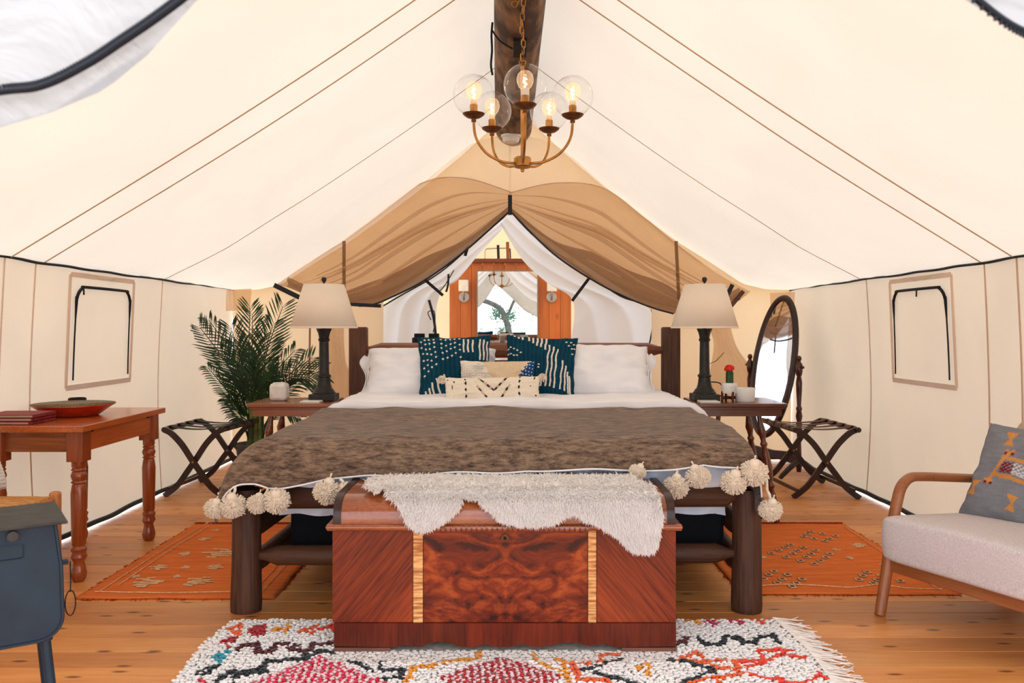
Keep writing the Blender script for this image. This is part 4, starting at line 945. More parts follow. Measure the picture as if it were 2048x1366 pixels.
# ------------------------------------------------------------------ shag rug, tuft by tuft
def r3(L): return [(340+x/2.926, 1180+y/2.926) for x, y in L]
def r4(L): return [(1020+x/2.844, 1180+y/2.844) for x, y in L]
MAR, BLKY, TEAL, RED, PINK, ORG, YEL, ORD = hx('5C141C'), hx('1C2428'), hx('2AA0B4'), hx('B81C22'), hx('E01E48'), hx('F0692E'), hx('EFA02C'), hx('F04422')
LN = [(MAR, 4.2, r3([(395, 345), (415, 320), (500, 312)])), (MAR, 6, r3([(520, 312), (505, 350)])), (MAR, 3.5, r3([(505, 352), (600, 350)])), (MAR, 6, r3([(598, 350), (628, 315)])), (MAR, 3.2, r3([(628, 312), (690, 310)])),
 (MAR, 6, r3([(710, 342), (738, 315)])), (MAR, 3, r3([(710, 345), (820, 342)])), (MAR, 6, r3([(815, 344), (842, 310)])), (MAR, 3, r3([(842, 308), (965, 303)])),
 (BLKY, 4, r3([(270, 535), (300, 500), (350, 472)])), (BLKY, 3.6, r3([(350, 470), (540, 458)])), (BLKY, 5, r3([(545, 455), (568, 408)])), (BLKY, 3.4, r3([(568, 406), (720, 398)])), (BLKY, 5, r3([(775, 390), (798, 352)])), (BLKY, 3.4, r3([(798, 352), (965, 350)])), (BLKY, 3.4, r3([(700, 395), (790, 392), (900, 350)])),
 (BLKY, 4, r3([(380, 535), (372, 500), (440, 482), (560, 470)])), (BLKY, 3.6, r3([(1050, 395), (1110, 425), (1200, 470)])), (BLKY, 4, r3([(1245, 400), (1225, 450)])), (BLKY, 3.4, r3([(1225, 455), (1345, 460)])), (BLKY, 5.5, r3([(1365, 458), (1350, 498)])), (BLKY, 3.4, r3([(1340, 500), (1200, 525)])),
 (YEL, 5.5, r3([(1385, 525), (1425, 450)])), (YEL, 3.4, r3([(1430, 442), (1570, 430)])), (YEL, 5, r3([(1605, 418), (1600, 392)])), (YEL, 3, r3([(1600, 395), (1790, 380)])), (YEL, 5, r3([(1802, 380), (1800, 348)])),
 (YEL, 5, r4([(130, 345), (140, 392)])), (YEL, 3.2, r4([(140, 395), (280, 450)])), (YEL, 3.4, r4([(250, 370), (300, 385)])), (YEL, 5.5, r4([(300, 385), (310, 450), (332, 515)])), (YEL, 3.2, r4([(180, 500), (300, 465)])),
 (ORG, 5.5, r4([(350, 405), (372, 448)])), (ORG, 5.5, r4([(378, 460), (380, 492)])), (ORG, 3.2, r4([(370, 410), (505, 398)])), (ORG, 5.5, r4([(510, 395), (512, 352)])), (ORG, 3.4, r4([(512, 350), (630, 345)])), (ORG, 3.2, r4([(380, 500), (560, 500)])), (ORG, 5, r4([(545, 500), (575, 529)])),
 (BLKY, 3.4, r4([(400, 448), (480, 430), (560, 395), (640, 370)])), (BLKY, 3.4, r4([(890, 372), (1000, 400), (1080, 425), (1160, 448)])), (BLKY, 4, r4([(470, 455), (560, 482), (640, 500), (720, 529)])), (BLKY, 3.4, r4([(1160, 450), (1060, 480), (960, 525)])),
 (ORG, 3.2, r4([(950, 382), (1050, 352)])), (ORG, 5.5, r4([(1065, 350), (1095, 402)])), (ORG, 3, r4([(1000, 388), (1090, 402), (1230, 388)])), (ORG, 3, r4([(1100, 405), (1170, 432), (1240, 436)])), (ORG, 3, r4([(1010, 520), (1120, 490)])), (ORG, 5, r4([(1160, 485), (1180, 529)])), (ORG, 3, r4([(1180, 490), (1290, 470)])), (ORG, 5.5, r4([(1262, 398), (1305, 468)])), (ORG, 3, r4([(1305, 465), (1350, 460)])),
 (ORD, 3.2, r4([(1270, 400), (1430, 388)])), (ORD, 5, r4([(1438, 388), (1412, 342)])), (ORD, 3.4, r4([(1410, 340), (1500, 332), (1612, 338)])), (ORD, 3, r4([(1330, 432), (1440, 402), (1530, 352), (1672, 378)])), (ORD, 3, r4([(1350, 465), (1440, 490), (1520, 497)])), (ORD, 5, r4([(1525, 495), (1550, 529)])), (ORD, 3, r4([(1520, 497), (1600, 520), (1690, 508)])), (ORD, 4, r4([(1690, 508), (1752, 470), (1790, 495)])),
 (MAR, 3.4, r4([(940, 300), (990, 275), (1020, 262)])), (MAR, 4.5, r4([(985, 265), (1000, 290)])), (BLKY, 4.5, r4([(1065, 265), (1100, 295)])), (BLKY, 3.2, r4([(1100, 297), (1190, 300)])), (BLKY, 5, r4([(1195, 298), (1212, 262)])), (BLKY, 3.2, r4([(1212, 260), (1290, 262)])), (BLKY, 5, r4([(1290, 262), (1322, 292)])), (BLKY, 3.2, r4([(1322, 296), (1400, 292)])), (BLKY, 4.5, r4([(1385, 290), (1400, 262)])), (BLKY, 3, r4([(1400, 262), (1490, 252)])), (BLKY, 5, r4([(1495, 252), (1522, 292)]))]
CLS = [(ORG, 4, r3([(345, 222), (370, 215), (425, 190), (405, 250), (345, 218)])), (RED, 4, r3([(300, 300), (340, 285), (370, 270), (390, 275), (330, 305), (355, 328)])), (TEAL, 4.5, r3([(255, 385), (290, 372), (300, 405), (330, 360), (350, 345), (275, 395)])), (BLKY, 3.6, r3([(155, 478), (190, 462), (240, 440), (285, 438), (200, 485), (245, 460)])), (PINK, 4, r3([(180, 520), (205, 525)])),
 (RED, 5, r3([(465, 232), (500, 215), (565, 205), (540, 245), (490, 250), (520, 225)])), (YEL, 3.6, r3([(600, 228), (650, 222), (685, 235), (700, 195), (690, 245)])), (ORG, 4, r3([(760, 238), (820, 215), (870, 208), (845, 250), (800, 235)])), (ORD, 4, r3([(890, 225), (950, 200), (955, 235)])),
 (YEL, 4, r4([(990, 165), (1030, 160), (1070, 185), (1040, 150)])), (hx('C81E4C'), 4, r4([(1110, 172), (1150, 140), (1150, 190), (1180, 178)])), (hx('C81E4C'), 4, r4([(1245, 172), (1290, 148), (1290, 185), (1315, 175)])), (ORD, 4, r4([(1360, 162), (1400, 142), (1420, 185), (1440, 172)])), (YEL, 3.6, r4([(720, 440), (775, 400), (790, 430), (760, 470), (800, 465)]))]
def dseg(p, a, b_):
    ax, ay = a; bx, by = b_; dx, dy = bx-ax, by-ay; t = max(0, min(1, ((p[0]-ax)*dx+(p[1]-ay)*dy)/(dx*dx+dy*dy+1e-9)))
    return math.hypot(p[0]-ax-dx*t, p[1]-ay-dy*t)
IV = np.array((.96, .93, .90))
def rug_col(u, v, i):
    for (cx, cy, hw, hh, cc) in ((640, 1362, 138, 54, PINK), (1003, 1352, 128, 46, RED)):
        if abs(u-cx)/hw+abs(v-cy)/hh < 1: return np.array(cc) if i % 2 else np.array(hx('F2D8D8'))
    for c_, w_, L in CLS:
        for a, b_ in zip(L, L[1:]):
            if dseg((u, v), a, b_) < w_*.85: return np.array(c_)
    for c_, w_, L in LN:
        for a, b_ in zip(L, L[1:]):
            if dseg((u, v), a, b_) < w_: return np.array(c_)
    return IV*(1+random.uniform(-.06, .02))
rug = thing('shag_rug', 'thick white shag rug with coloured diamonds and zigzags under the chest', 'rug', (0, 2.8, 0))
rgl = lambda Y: -1.115-.012*math.sin(Y*9); rgr = lambda Y: 1.045+.012*math.sin(Y*7)
Y0r, Y1r = 2.45, 3.26
b = B(); b.grid([[(rgl(Y)+(rgr(Y)-rgl(Y))*t, Y, .005) for t in np.linspace(0, 1, 20)] for Y in np.linspace(Y0r, Y1r, 12)])
part('backing', b, M_pom, rug, world=True, solid=.004, offset=-1)
tv, tf, tcol = [], [], []
row_i = 0; Y = Y0r
while Y < Y1r-.01:
    x = rgl(Y)+.01+(row_i % 2)*.008; ci = 0
    while x < rgr(Y)-.012:
        xx = x+random.uniform(-.003, .003); yy = Y+random.uniform(-.004, .004)
        x += .0118; ci += 1
        if chx0-.0 < xx < chx1 and 2.96 < yy < 3.30: continue
        hgt = random.uniform(.013, .019)
        if chx0 < xx < chx1 and yy > 2.84: hgt = .007
        u = CU+xx*F/yy; v = HV+(CZ-.018)*F/yy
        c_ = rug_col(u, v, ci+row_i)
        lx = random.uniform(-.3, .5); n5 = 6; k = len(tv)
        for (z_, r_, o_) in ((.0, .0055, 0), (hgt*.55, .0082, .008), (hgt*.9, .0066, .016), (hgt, .003, .021)):
            for a in range(n5):
                an = a*2*math.pi/n5+.3; rr = r_*random.uniform(.8, 1.2)
                tv.append((xx+rr*math.cos(an)*.95+lx*o_, yy+rr*math.sin(an)*1.1-o_*.8, .005+z_)); tcol.append(c_)
        for q_ in range(3):
            for a in range(n5): tf.append((k+q_*n5+a, k+q_*n5+(a+1) % n5, k+(q_+1)*n5+(a+1) % n5, k+(q_+1)*n5+a))
        tf.append(tuple(k+3*n5+a for a in range(n5)))
    Y += .0150; row_i += 1
b = B(); b.v = tv; b.f = tf
part('pile', b, M_tuft, rug, smooth='all', cols=np.array(tcol, dtype=np.float32), world=True, kind='stuff')
frg = B()
for i in range(150):
    Y = Y0r+(Y1r-Y0r)*i/150; x = rgr(Y)-.01; a = .35*nz(i*.11, 3)+random.uniform(-.35, .35)
    L = random.uniform(.06, .13); pts = [(x, Y, .02), (x+L*.35, Y+a*L*.25-.005, .016), (x+L*.7, Y+a*L*.6, .007), (x+L, Y+a*L*1.2+random.uniform(-.02, .02), .004)]
    frg.tube(smooth_pts(pts, 3), .0022, 5)
part('fringe', frg, M_tuftw, rug, smooth='all', world=True, kind='stuff')

# ------------------------------------------------------------------ orange kilims
def kilim(label, X0, X1, Ya, Yb, motifs, lines, seed):
    t = thing('kilim_rug', label, 'rug', ((X0+X1)/2, (Ya+Yb)/2, 0))
    def edge(X, Y): return (X+.008*nz(Y*5, seed)+.012*nz(Y*2, seed+3), Y+.008*nz(X*5, seed+5), .006+.0035*max(0, nz(X*3, Y*3, seed)))
    rows = [[edge(X, Y) for X in np.linspace(X0, X1, 40)] for Y in np.linspace(Ya, Yb, 50)]
    part('weave', B().grid(rows), M_kilim, t, smooth='all', world=True, solid=.005, offset=-.5)
    fr = B()
    for i in range(260):
        X = X0+(X1-X0)*random.random(); fr.tube([(X, Yb-.005, .008), (X+random.uniform(-.01, .01), Yb+.02, .010), (X+random.uniform(-.02, .02), Yb+random.uniform(.025, .045), .004)], .0025, 4)
    for i in range(34):
        X = X0+(X1-X0)*random.random(); fr.tube([(X, Ya+.005, .006), (X+random.uniform(-.015, .015), Ya-random.uniform(.01, .03), .002)], .0012, 4)
    for i in range(60):
        Y = Ya+(Yb-Ya)*random.random()
        for xe, s_ in ((X0, -1), (X1, 1)): fr.tube([(xe, Y, .006), (xe+s_*random.uniform(.004, .018), Y+random.uniform(-.01, .01), .003)], .0018, 4)
    part('fringe', fr, M_kred, t, world=True, kind='stuff')
    st, sd2 = B(), B()
    for L in lines:
        q = smooth_pts(L, 6); st.tube([(p_[0]+.003*nz(p_[1]*20, 1), p_[1]+.003*nz(p_[0]*20, 4), .0125) for p_ in q], .0022, 4)
    for (u, v, kind, w_) in motifs:
        p_ = FL(u, v, .01); e = w_
        if kind == 's':      # little woven square: dark with pale edges
            sd2.box((p_[0], p_[1], .011), (e*.62, e*1.1, .002)); st.box((p_[0]-e*.4, p_[1], .0112), (e*.2, e*1.15, .0024)); st.box((p_[0]+e*.4, p_[1], .0112), (e*.2, e*1.15, .0024)); st.box((p_[0], p_[1]+e*.5, .0112), (e, e*.14, .0024)); st.box((p_[0], p_[1]-e*.5, .0112), (e, e*.14, .0024))
        else:                # stepped star
            for k in range(7): st.box((p_[0]+random.uniform(-.3, .3)*e, p_[1]+(k-3)*e*.22, .011), (e*(1.3-.3*abs(k-3)), e*.12, .002), rz=random.uniform(-.2, .2))
    part('embroidery', st, M_stitch, t, world=True, kind='stuff'); 
    if sd2.v: part('embroidery', sd2, M_stitchd, t, world=True, kind='stuff')
    return t
def z6(x, y): return (150+x/3.864, 1030+y/3.864)
def z5(x, y): return (1380+x/3.793, 1030+y/3.793)
kilim('orange flatweave rug with sparse cream stars on the left of the bed', -1.87, -1.02, 3.53, 4.87,
      [(*z6(1008, 185), 'x', .05), (*z6(1150, 290), 'x', .13), (*z6(650, 405), 'x', .06), (*z6(850, 405), 'x', .035), (*z6(1092, 402), 'x', .06), (*z6(545, 520), 'x', .10), (*z6(945, 515), 'x', .09), (*z6(790, 475), 'x', .03), (*z6(470, 475), 'x', .03), (*z6(1090, 118), 'x', .035), (*z6(860, 300), 'x', .05)],
      [[(-1.80, 3.60), (-1.81, 4.2), (-1.80, 4.80)], [(-1.76, 3.70), (-1.77, 4.2), (-1.76, 4.80)], [(-1.82, 3.60), (-1.5, 3.585), (-1.2, 3.60), (-1.1, 3.60)], [(-1.09, 3.60), (-1.10, 4.2), (-1.09, 4.8)], [(-1.13, 3.7), (-1.14, 4.2), (-1.13, 4.8)]], 1)
sq = [(920, 127), (890, 145), (865, 163), (1005, 143), (1060, 180), (1105, 160), (1025, 197), (940, 180), (765, 227), (725, 245), (675, 268), (618, 292), (862, 247), (820, 270), (780, 292), (730, 320), (955, 270), (920, 295), (883, 318), (838, 348), (1060, 295), (1030, 322), (990, 347), (942, 371), (638, 428), (598, 453), (560, 485), (740, 453), (700, 487), (662, 515), (850, 487), (808, 518), (775, 543), (1343, 435), (1312, 460), (1280, 490), (1450, 460), (1422, 492), (1390, 517), (1595, 500)]
kilim('orange flatweave rug with scattered small woven squares on the right of the bed', 1.0, 1.95, 3.585, 4.87,
      [(*z5(x, y), 's', .033) for x, y in sq]+[(*z5(1110, 263), 'x', .03), (*z5(1212, 325), 'x', .035), (*z5(550, 320), 'x', .03), (*z5(1280, 230), 'x', .06), (*z5(1460, 375), 'x', .03)],
      [[(1.06, 3.68), (1.05, 4.2), (1.06, 4.8)], [(1.88, 3.62), (1.90, 4.2), (1.93, 4.80)], [(1.05, 3.66), (1.2, 3.70), (1.35, 3.69), (1.5, 3.66), (1.65, 3.70), (1.75, 3.65), (1.9, 3.64)]], 7)

# ------------------------------------------------------------------ turned-leg side table on the left, with bowl, books, candle
lt = thing('console_table', 'reddish-brown wooden table with turned legs against the left tent wall', 'table', (-2.18, 4.16, 0))
part('tabletop', B().box((-2.178, 4.16, .705), (.49, .89, .030)), M_cherryy, lt, world=True, bev=.004)
part('apron', B().box((-2.18, 3.79, .642), (.40, .02, .096)), wood('apron_wood', hx('B8662E'), hx('6E3816'), 'x', rough=.35, g=24, bump=.1), lt, world=True)
part('apron', B().box((-2.18, 4.53, .642), (.40, .02, .096)), M_cherryx, lt, world=True)
for x_ in (-1.975, -2.38): part('apron', B().box((x_, 4.16, .642), (.02, .70, .096)), M_cherryy, lt, world=True)
lprof = [(.022, 0), (.030, .012), (.035, .035), (.030, .062), (.023, .088), (.029, .10), (.036, .112), (.030, .132), (.036, .150), (.026, .163), (.031, .172), (.035, .40), (.030, .44), (.027, .447), (.034, .455), (.027, .463), (.030, .468), (.035, .485), (.030, .500), (.027, .504), (.033, .512), (.027, .52), (.031, .526), (.031, .553)]
for x_ in (-1.99, -2.36):
    for y_ in (3.79, 4.52):
        part('leg', B().lathe(lprof, (x_, y_, 0), n=20).box((x_, y_, .622), (.075, .075, .140)), M_cherryz, lt, smooth=True, world=True)
for y_ in (3.86, 4.45): part('peg_slot', B().box((-1.9645, y_, .683), (.004, .025, .010)), M_blackcloth, lt, world=True)
pt = P(149, 810, 4.08)
bw = thing('bowl', 'wide shallow red bowl with a beaded black and gold inside on the table', 'bowl', (-2.222, 4.18, .72))
part('bowl_body', B().lathe([(0, 0), (.11, 0), (.125, .006), (.16, .034), (.195, .056), (.195, .060), (.187, .060)], n=48), mat('red_lacquer', hx('C8381C'), hx('A82A14'), rough=.3, sc=20, coat=.3), bw, smooth=True)
part('bowl_inside', B().lathe([(.195, .061), (.182, .0575), (.15, .032), (.11, .012), (0, .010)], n=48), mat('beaded_inlay', hx('B09060'), hx('1E1812'), rough=.5, sc=180, det=1, lo=.45, hi=.55), bw, smooth='all')
cd = thing('candle_tin', 'small round black tin behind the red bowl', 'candle', (-2.35, 4.46, .72)); part('tin', B().lathe([(0, 0), (.043, 0), (.045, .004), (.045, .062), (.040, .066), (.040, .058), (0, .058)], n=32), M_zip, cd, smooth=True)
for i, (dy, lb_) in enumerate(((0, 'dark red hardcover folder at the bottom of the stack of three'), (.003, 'dark red hardcover folder in the middle of the stack of three'), (-.002, 'dark red hardcover folder on top of the stack of three'))):
    bkk = thing('red_folder', lb_, 'book', (-2.31+.004*i, 3.86+dy, .7205+i*.0155), rz=.04*(i-1), group=None)
    part('cover', B().box((0, 0, .0145-.0015), (.235, .20, .003)).box((0, 0, .0015), (.235, .20, .003)).box((.116, 0, .0075), (.003, .20, .013)), mat('red_cloth', hx('8E1E22'), hx('6E1418'), rough=.6), bkk)
    part('pages', B().box((-.004, 0, .0075), (.225, .19, .0088)), M_linen2, bkk)

# rush chair and its knitted cushion, partly behind the stove
rc = thing('rush_chair', 'light wooden chair with a woven rush seat beside the table', 'chair', (-2.16, 3.27, 0))
Mr = mat('rush_weave', hx('D9A05C'), hx('A86C2E'), rough=.7, scale=(1, 8, 1), sc=24, bump=.6, dist=.004)
rows = [[(-.22+.44*i/30, -.22+.44*j/30, .455+.010*math.sin(math.pi*j/30)-.008*(1-min(1, min(i, 30-i, j, 30-j)/3))+.0015*math.sin(j*3.1)) for i in range(31)] for j in range(31)]
part('seat', B().grid(rows), Mr, rc, smooth='all', solid=.03, offset=-1)
Ml = wood('pale_chair_wood', hx('C98652'), hx('A8683A'), 'z', rough=.45)
for x_ in (-.225, .225):
    for y_ in (-.225, .225): part('leg', B().box((x_, y_, .235), (.042, .042, .47)), Ml, rc, bev=.012)
for (a, c_) in (((-.2, .225), (.2, .225)), ((-.2, -.225), (.2, -.225)), ((.225, -.2), (.225, .2)), ((-.225, -.2), (-.225, .2))):
    part('rail', B().bar((a[0], a[1], .42), (c_[0], c_[1], .42), .022, .05), Ml, rc, bev=.003); part('stretcher', B().bar((a[0], a[1], .18), (c_[0], c_[1], .18), .018, .022), Ml, rc)
for x_ in (-.2, ): 
    part('back_post', B().box((-.225, .225, .70), (.036, .036, .46)), Ml, rc, bev=.008); part('back_post', B().box((-.225, -.225, .70), (.036, .036, .46)), Ml, rc, bev=.008)
    for z_ in (.62, .76, .88): part('slat', B().box((-.225, 0, z_), (.016, .42, .055)), Ml, rc, bev=.003)
kc = thing('knitted_cushion', 'white chunky knitted cushion leaning on the rush chair', 'pillow', (-2.20, 3.36, .47), rz=1.35)
kc.rotation_euler = (-.45, 0, 1.45)
bb, _ = cushion(.38, .34, .12, 30, 30, seed=9); part('cover', bb, M_ceram, kc, smooth='all')
kn = B()
for i in range(26):
    for j in range(24):
        s, t_ = (i+.5)/26, (j+.5)/24; k = max(.02, (1-(2*s-1)**4)*(1-(2*t_-1)**4))
        for sd_ in (-1, 1): kn.ball(((s-.5)*.37, sd_*.06*k**.42, .17+(t_-.5)*.33), .0085, 6)
part('knit_bumps', kn, M_ceram, kc, smooth='all', kind='stuff')

# ------------------------------------------------------------------ camp stove
sx_ = np.array((.825, .565)); sy_ = np.array((-.565, .825)); cc = np.array((-1.173, 2.18))-.21*sx_+.15*sy_
stv = thing('camp_stove', 'blue-grey steel camping stove with a grey top plate, bottom left', 'stove', (cc[0], cc[1], 0), rz=math.atan2(.565, .825))
zt_ = .648
part('top_plate', B().box((0, 0, zt_), (.42, .30, .008)), M_stovet, stv, bev=.003)
hwx = .192; pr = [(-hwx+.01, zt_-.004), (-hwx-.004, .53)]+[(-hwx+.05-.058*math.cos(a), .395-.055*math.sin(a)+.0) for a in np.linspace(0, math.pi/2, 7)]
pr = [(x_, z_) for x_, z_ in pr]; pr2 = pr+[(-x_, z_) for x_, z_ in pr[::-1]]
part('firebox', B().prism(pr2, -.125, .125, 'y'), M_stove, stv, smooth=True)
rim = B(); rim.tube([(x_, -.125, z_) for x_, z_ in pr2], .005, 6); part('rim', rim, M_stove, stv, smooth=True)
part('vent_tube', B().lathe([(.010, -.012), (.013, -.012), (.013, .012), (.010, .012)], (.085, -.13, zt_-.022), n=18, M=Matrix.Rotation(math.pi/2, 3, 'X')), M_stovet, stv, smooth=True)
em = [(.02+.045*math.copysign(min(1, abs(math.cos(a))*1.35), math.cos(a)), -.1262, zt_-.066+.018*math.copysign(min(1, abs(math.sin(a))*1.35), math.sin(a))) for a in np.linspace(0, 2*math.pi, 29)[:-1]]
part('embossed_plate', B().tube([(x_+.045, y_, z_) for x_, y_, z_ in em], .0016, 5, closed=True), M_stove, stv, smooth=True)
part('latch', B().box((.206, -.05, .52), (.03, .018, .012)).box((.198, -.05, .505), (.008, .02, .04)), M_stove, stv, bev=.002)
ring = [(.226, -.05, .52), (.227, -.05, .46), (.226, -.052, .435)]+[(.226+.013*math.sin(a), -.052, .405+.035*math.cos(a)) for a in np.linspace(0, 2*math.pi, 15)]
part('wire_pull', B().tube(ring, .0016, 6), M_zip, stv, smooth=True)
for x_, y_ in ((.160, -.085), (.160, .085), (-.160, -.085), (-.160, .085)):
    part('leg', B().tube([(x_, y_, .36), (x_*1.22, y_*1.3, 0)], .0125, 12), M_stove, stv, smooth=True); part('leg_socket', B().tube([(x_*.985, y_*.985, .365), (x_*1.03, y_*1.03, .325)], .0165, 12), M_stove, stv, smooth=True)
part('back_box', B().box((0, .0, zt_-.02), (.36, .24, .03)), M_stove, stv)
hs = part('hearth_stone', B().lathe([(.11, 0), (.115, .006), (.10, .014), (0, .016)], (-1.02, 2.50, 0), n=7), mat('flat_stone', hx('A08A66'), hx('86724F'), rough=.9, sc=30)); tag(hs, 'flat tan stone lying on the floor under the stove legs', 'stone')

# ------------------------------------------------------------------ armchair
ex = Vector((.435, -.90, 0)).normalized(); ey = Vector((.90, .435, 0)).normalized()
rt = Vector((1.545, 3.37, 0))+ex*.35+ey*.34
ac = thing('armchair', 'pale grey linen armchair with a bent wooden frame on the right', 'armchair', (rt.x, rt.y, 0), rz=math.atan2(-.90, .435))
for s_ in (-1, 1):
    x_ = s_*.35
    pts = smooth_pts([(x_, -.40, 0), (x_, -.355, .20), (x_, -.325, .36), (x_, -.300, .45), (x_, -.275, .508), (x_, -.225, .540), (x_, -.15, .540), (x_, .05, .520), (x_, .34, .49)], 6)
    part('arm', B().tube(pts[12:], .024, 12, flat=.8), M_chairx, ac, smooth=True)
    part('leg', B().tube(pts[:14], [.021+.0004*i for i in range(14)], 12), M_chair, ac, smooth=True)
    part('leg', B().tube([(x_, .44, 0), (x_, .36, .25), (x_, .34, .52)], .022, 12), M_chair, ac, smooth=True)
    part('side_rail', B().bar((x_, -.34, .205), (x_, .37, .175), .024, .06), M_chairx, ac, bev=.006)
part('front_rail', B().bar((-.34, -.35, .205), (.34, -.35, .205), .028, .062), M_chairx, ac, bev=.006)
part('back_rail', B().bar((-.34, .36, .19), (.34, .36, .19), .024, .05), M_chairx, ac, bev=.006)
seat = blob_box((0, -.045, .292), (.69, .80, .175), 26, 11, .015, 3)
seat.v = [(x_, y_, z_-(y_+.03)*.07+.020*math.cos(x_*4)*(1 if z_ > .32 else 0)) for x_, y_, z_ in seat.v]
part('seat_cushion', seat, M_linen, ac, smooth='all')
bk_ = blob_box((0, 0, .26), (.64, .13, .56), 24, 6, .03, 8)
bk_.v = [(x_, y_+.37+z_*.30-.06, z_+.25) for x_, y_, z_ in bk_.v]
part('back_cushion', bk_, M_linen2, ac, smooth='all')
for s_ in (-1, 1): part('back_frame', B().bar((s_*.31, .36, .24), (s_*.31, .57, .83), .03, .03, up=(0, 1, 0)), M_chair, ac, bev=.006)
GR = np.array(hx('84868C')); OC = np.array(hx('C88A4C')); DR = np.array(hx('7A1E26'))
def kil_col(s, t_):
    X = 700+s*900; Yq = 170+(1-t_)*560; c_ = GR*(.9+.12*nz(X*.01, Yq*.06))
    for (cx, cy) in ((760, 570), (905, 262), (1300, 300), (1250, 640), (1050, 620)):
        if abs(Yq-cy) < 42 and abs(X-cx) < 8+abs(Yq-cy)*.7: return OC
    for (x0, y0, x1, y1) in ((935, 345, 850, 520), (905, 375, 1180, 400), (870, 475, 1180, 495), (1160, 345, 1200, 540)):
        if dseg((X, Yq), (x0, y0), (x1, y1)) < 11: return OC
    for cx, cy in ((935, 340), (850, 520), (1160, 345)):
        if abs(X-cx) < 30 and abs(Yq-cy) < 16 and abs(X-cx) > 8: return OC if Yq < cy else DR
    if 910 < X < 1130 and 405 < Yq < 465 and math.sin(X*.22)*math.sin(Yq*.3) > -.1: return DR if X < 985 else np.array(hx('CFC8CC'))
    return c_
kp = thing('kilim_cushion', 'grey embroidered cushion with orange motifs on the armchair', 'pillow', tuple(ac.matrix_world.translation)); 
wp_ = Matrix.Translation((rt.x, rt.y, 0)) @ Matrix.Rotation(math.atan2(-.90, .435), 4, 'Z')
q_ = wp_ @ Vector((-.03, .045, .345)); kp.location = q_; kp.rotation_euler = (-.50, .06, math.atan2(-.90, .435)+.10)
bb, cl = cushion(.56, .44, .15, 130, 100, pinch=.05, colf=kil_col, seed=12, wr=.008); part('cover', bb, M_attr, kp, smooth='all', cols=cl)
ed = B(); 
for i in range(200):
    t_ = i/200*4; sdn = int(t_); f = (t_-sdn)*2-1; x_, y_ = ((f, -1), (1, f), (-f, 1), (-1, -f))[sdn]
    px = x_*(1-.05*(1-y_*y_))*.28; py = .22+y_*(1-.05*(1-x_*x_))*.22
    ed.ball((px, 0, py), .0042, 5)
part('twisted_edging', ed, mat('red_cord', hx('A8483A'), hx('E0C8B0'), rough=.9, sc=160, lo=.48, hi=.52), kp, kind='stuff')

# ------------------------------------------------------------------ nightstands
def turned(p0, p1, r=.02, n=14):
    p0, p1 = np.array(p0, float), np.array(p1, float); prof = [(0, .7), (.06, .75), (.10, 1.0), (.16, 1.35), (.20, 1.0), (.24, .75), (.27, 1.2), (.30, .75), (.36, 1.15), (.48, 1.45), (.58, 1.1), (.62, .75), (.65, 1.25), (.68, .8), (.74, 1.1), (.80, 1.3), (.9, 1.1), (1, .75)]
    return B().tube([p0+(p1-p0)*a for a, _ in prof], [r*q for _, q in prof], n)
for nm, X0, X1, mm, lab in (('left', -1.555, -1.075, M_nightl, 'brown wooden nightstand with splayed turned legs left of the bed, beside the palm'), ('right', 1.095, 1.615, M_night, 'dark wooden nightstand with splayed turned legs right of the bed, before the oval mirror')):
    t = thing('nightstand', lab, 'nightstand', ((X0+X1)/2, 5.05, 0))
    part('tabletop', B().box(((X0+X1)/2, 5.05, .709), (X1-X0, .44, .022)), mm, t, world=True, bev=.004)
    part('moulding', B().box(((X0+X1)/2, 5.05, .692), (X1-X0-.03, .41, .012)), mm, t, world=True, bev=.003)
    part('apron', B().box(((X0+X1)/2, 5.05, .665), (X1-X0-.05, .38, .045)), mm, t, world=True)
    for s_ in (-1, 1):
        for q_ in (-1, 1):
            cx = (X0+X1)/2; part('leg', turned((cx+s_*.12, 5.05+q_*.12, .645), (cx+s_*.215, 5.05+q_*.17, .0), .019), mm, t, world=True, smooth=True)
    part('stretcher', B().bar(((X0+X1)/2-.17, 5.05, .2), ((X0+X1)/2+.17, 5.05, .2), .02, .03), mm, t, world=True)
# lamps
def lamp(u, label):
    t = thing('table_lamp', label, 'lamp', (P(u, 0, 5.05)[0], 5.05, .72))
    part('plinth', B().box((0, 0, .021), (.155, .155, .042)), M_iron, t, bev=.005)
    part('column', B().lathe([(.070, .042), (.070, .050), (.062, .056), (.060, .064), (.048, .076), (.041, .10), (.036, .135), (.036, .142), (.041, .146), (.041, .156), (.034, .160), (.031, .17), (.0285, .36), (.034, .366), (.035, .375), (.030, .380), (.031, .39), (.036, .412), (.046, .434), (.047, .440), (.012, .440), (.012, .52)], n=32), M_iron, t, smooth=True)
    sh = part('lamp_shade', B().lathe([(.203, .437+.005), (.122, .708)], n=64), M_shade, t, smooth='all', solid=.002)
    part('shade_rim', B().lathe([(.2035, .444), (.2045, .444), (.2025, .452), (.2015, .452)], n=64).lathe([(.1225, .700), (.124, .700), (.1225, .709), (.1215, .709)], n=64), M_shade, sh)
    part('finial', B().lathe([(0, .704), (.006, .704), (.006, .722), (.010, .724), (.015, .734), (.016, .742), (.013, .752), (0, .757)], n=20), M_iron, t, smooth=True)
    part('harp', B().tube([(0, 0, .45)]+[(.05*math.sin(a), 0, .58-.11*math.cos(a)) for a in np.linspace(.3, math.pi, 10)], .002, 6).tube([(0, 0, .69), (0, 0, .706)], .004, 6).tube([(-.122, 0, .703), (.122, 0, .703)], .0015, 5).tube([(0, -.122, .703), (0, .122, .703)], .0015, 5), M_iron, t)
    return t
l1 = lamp(648, 'black column table lamp with a beige empire shade on the left nightstand')
l2 = lamp(1409, 'black column table lamp with a beige empire shade on the right nightstand')
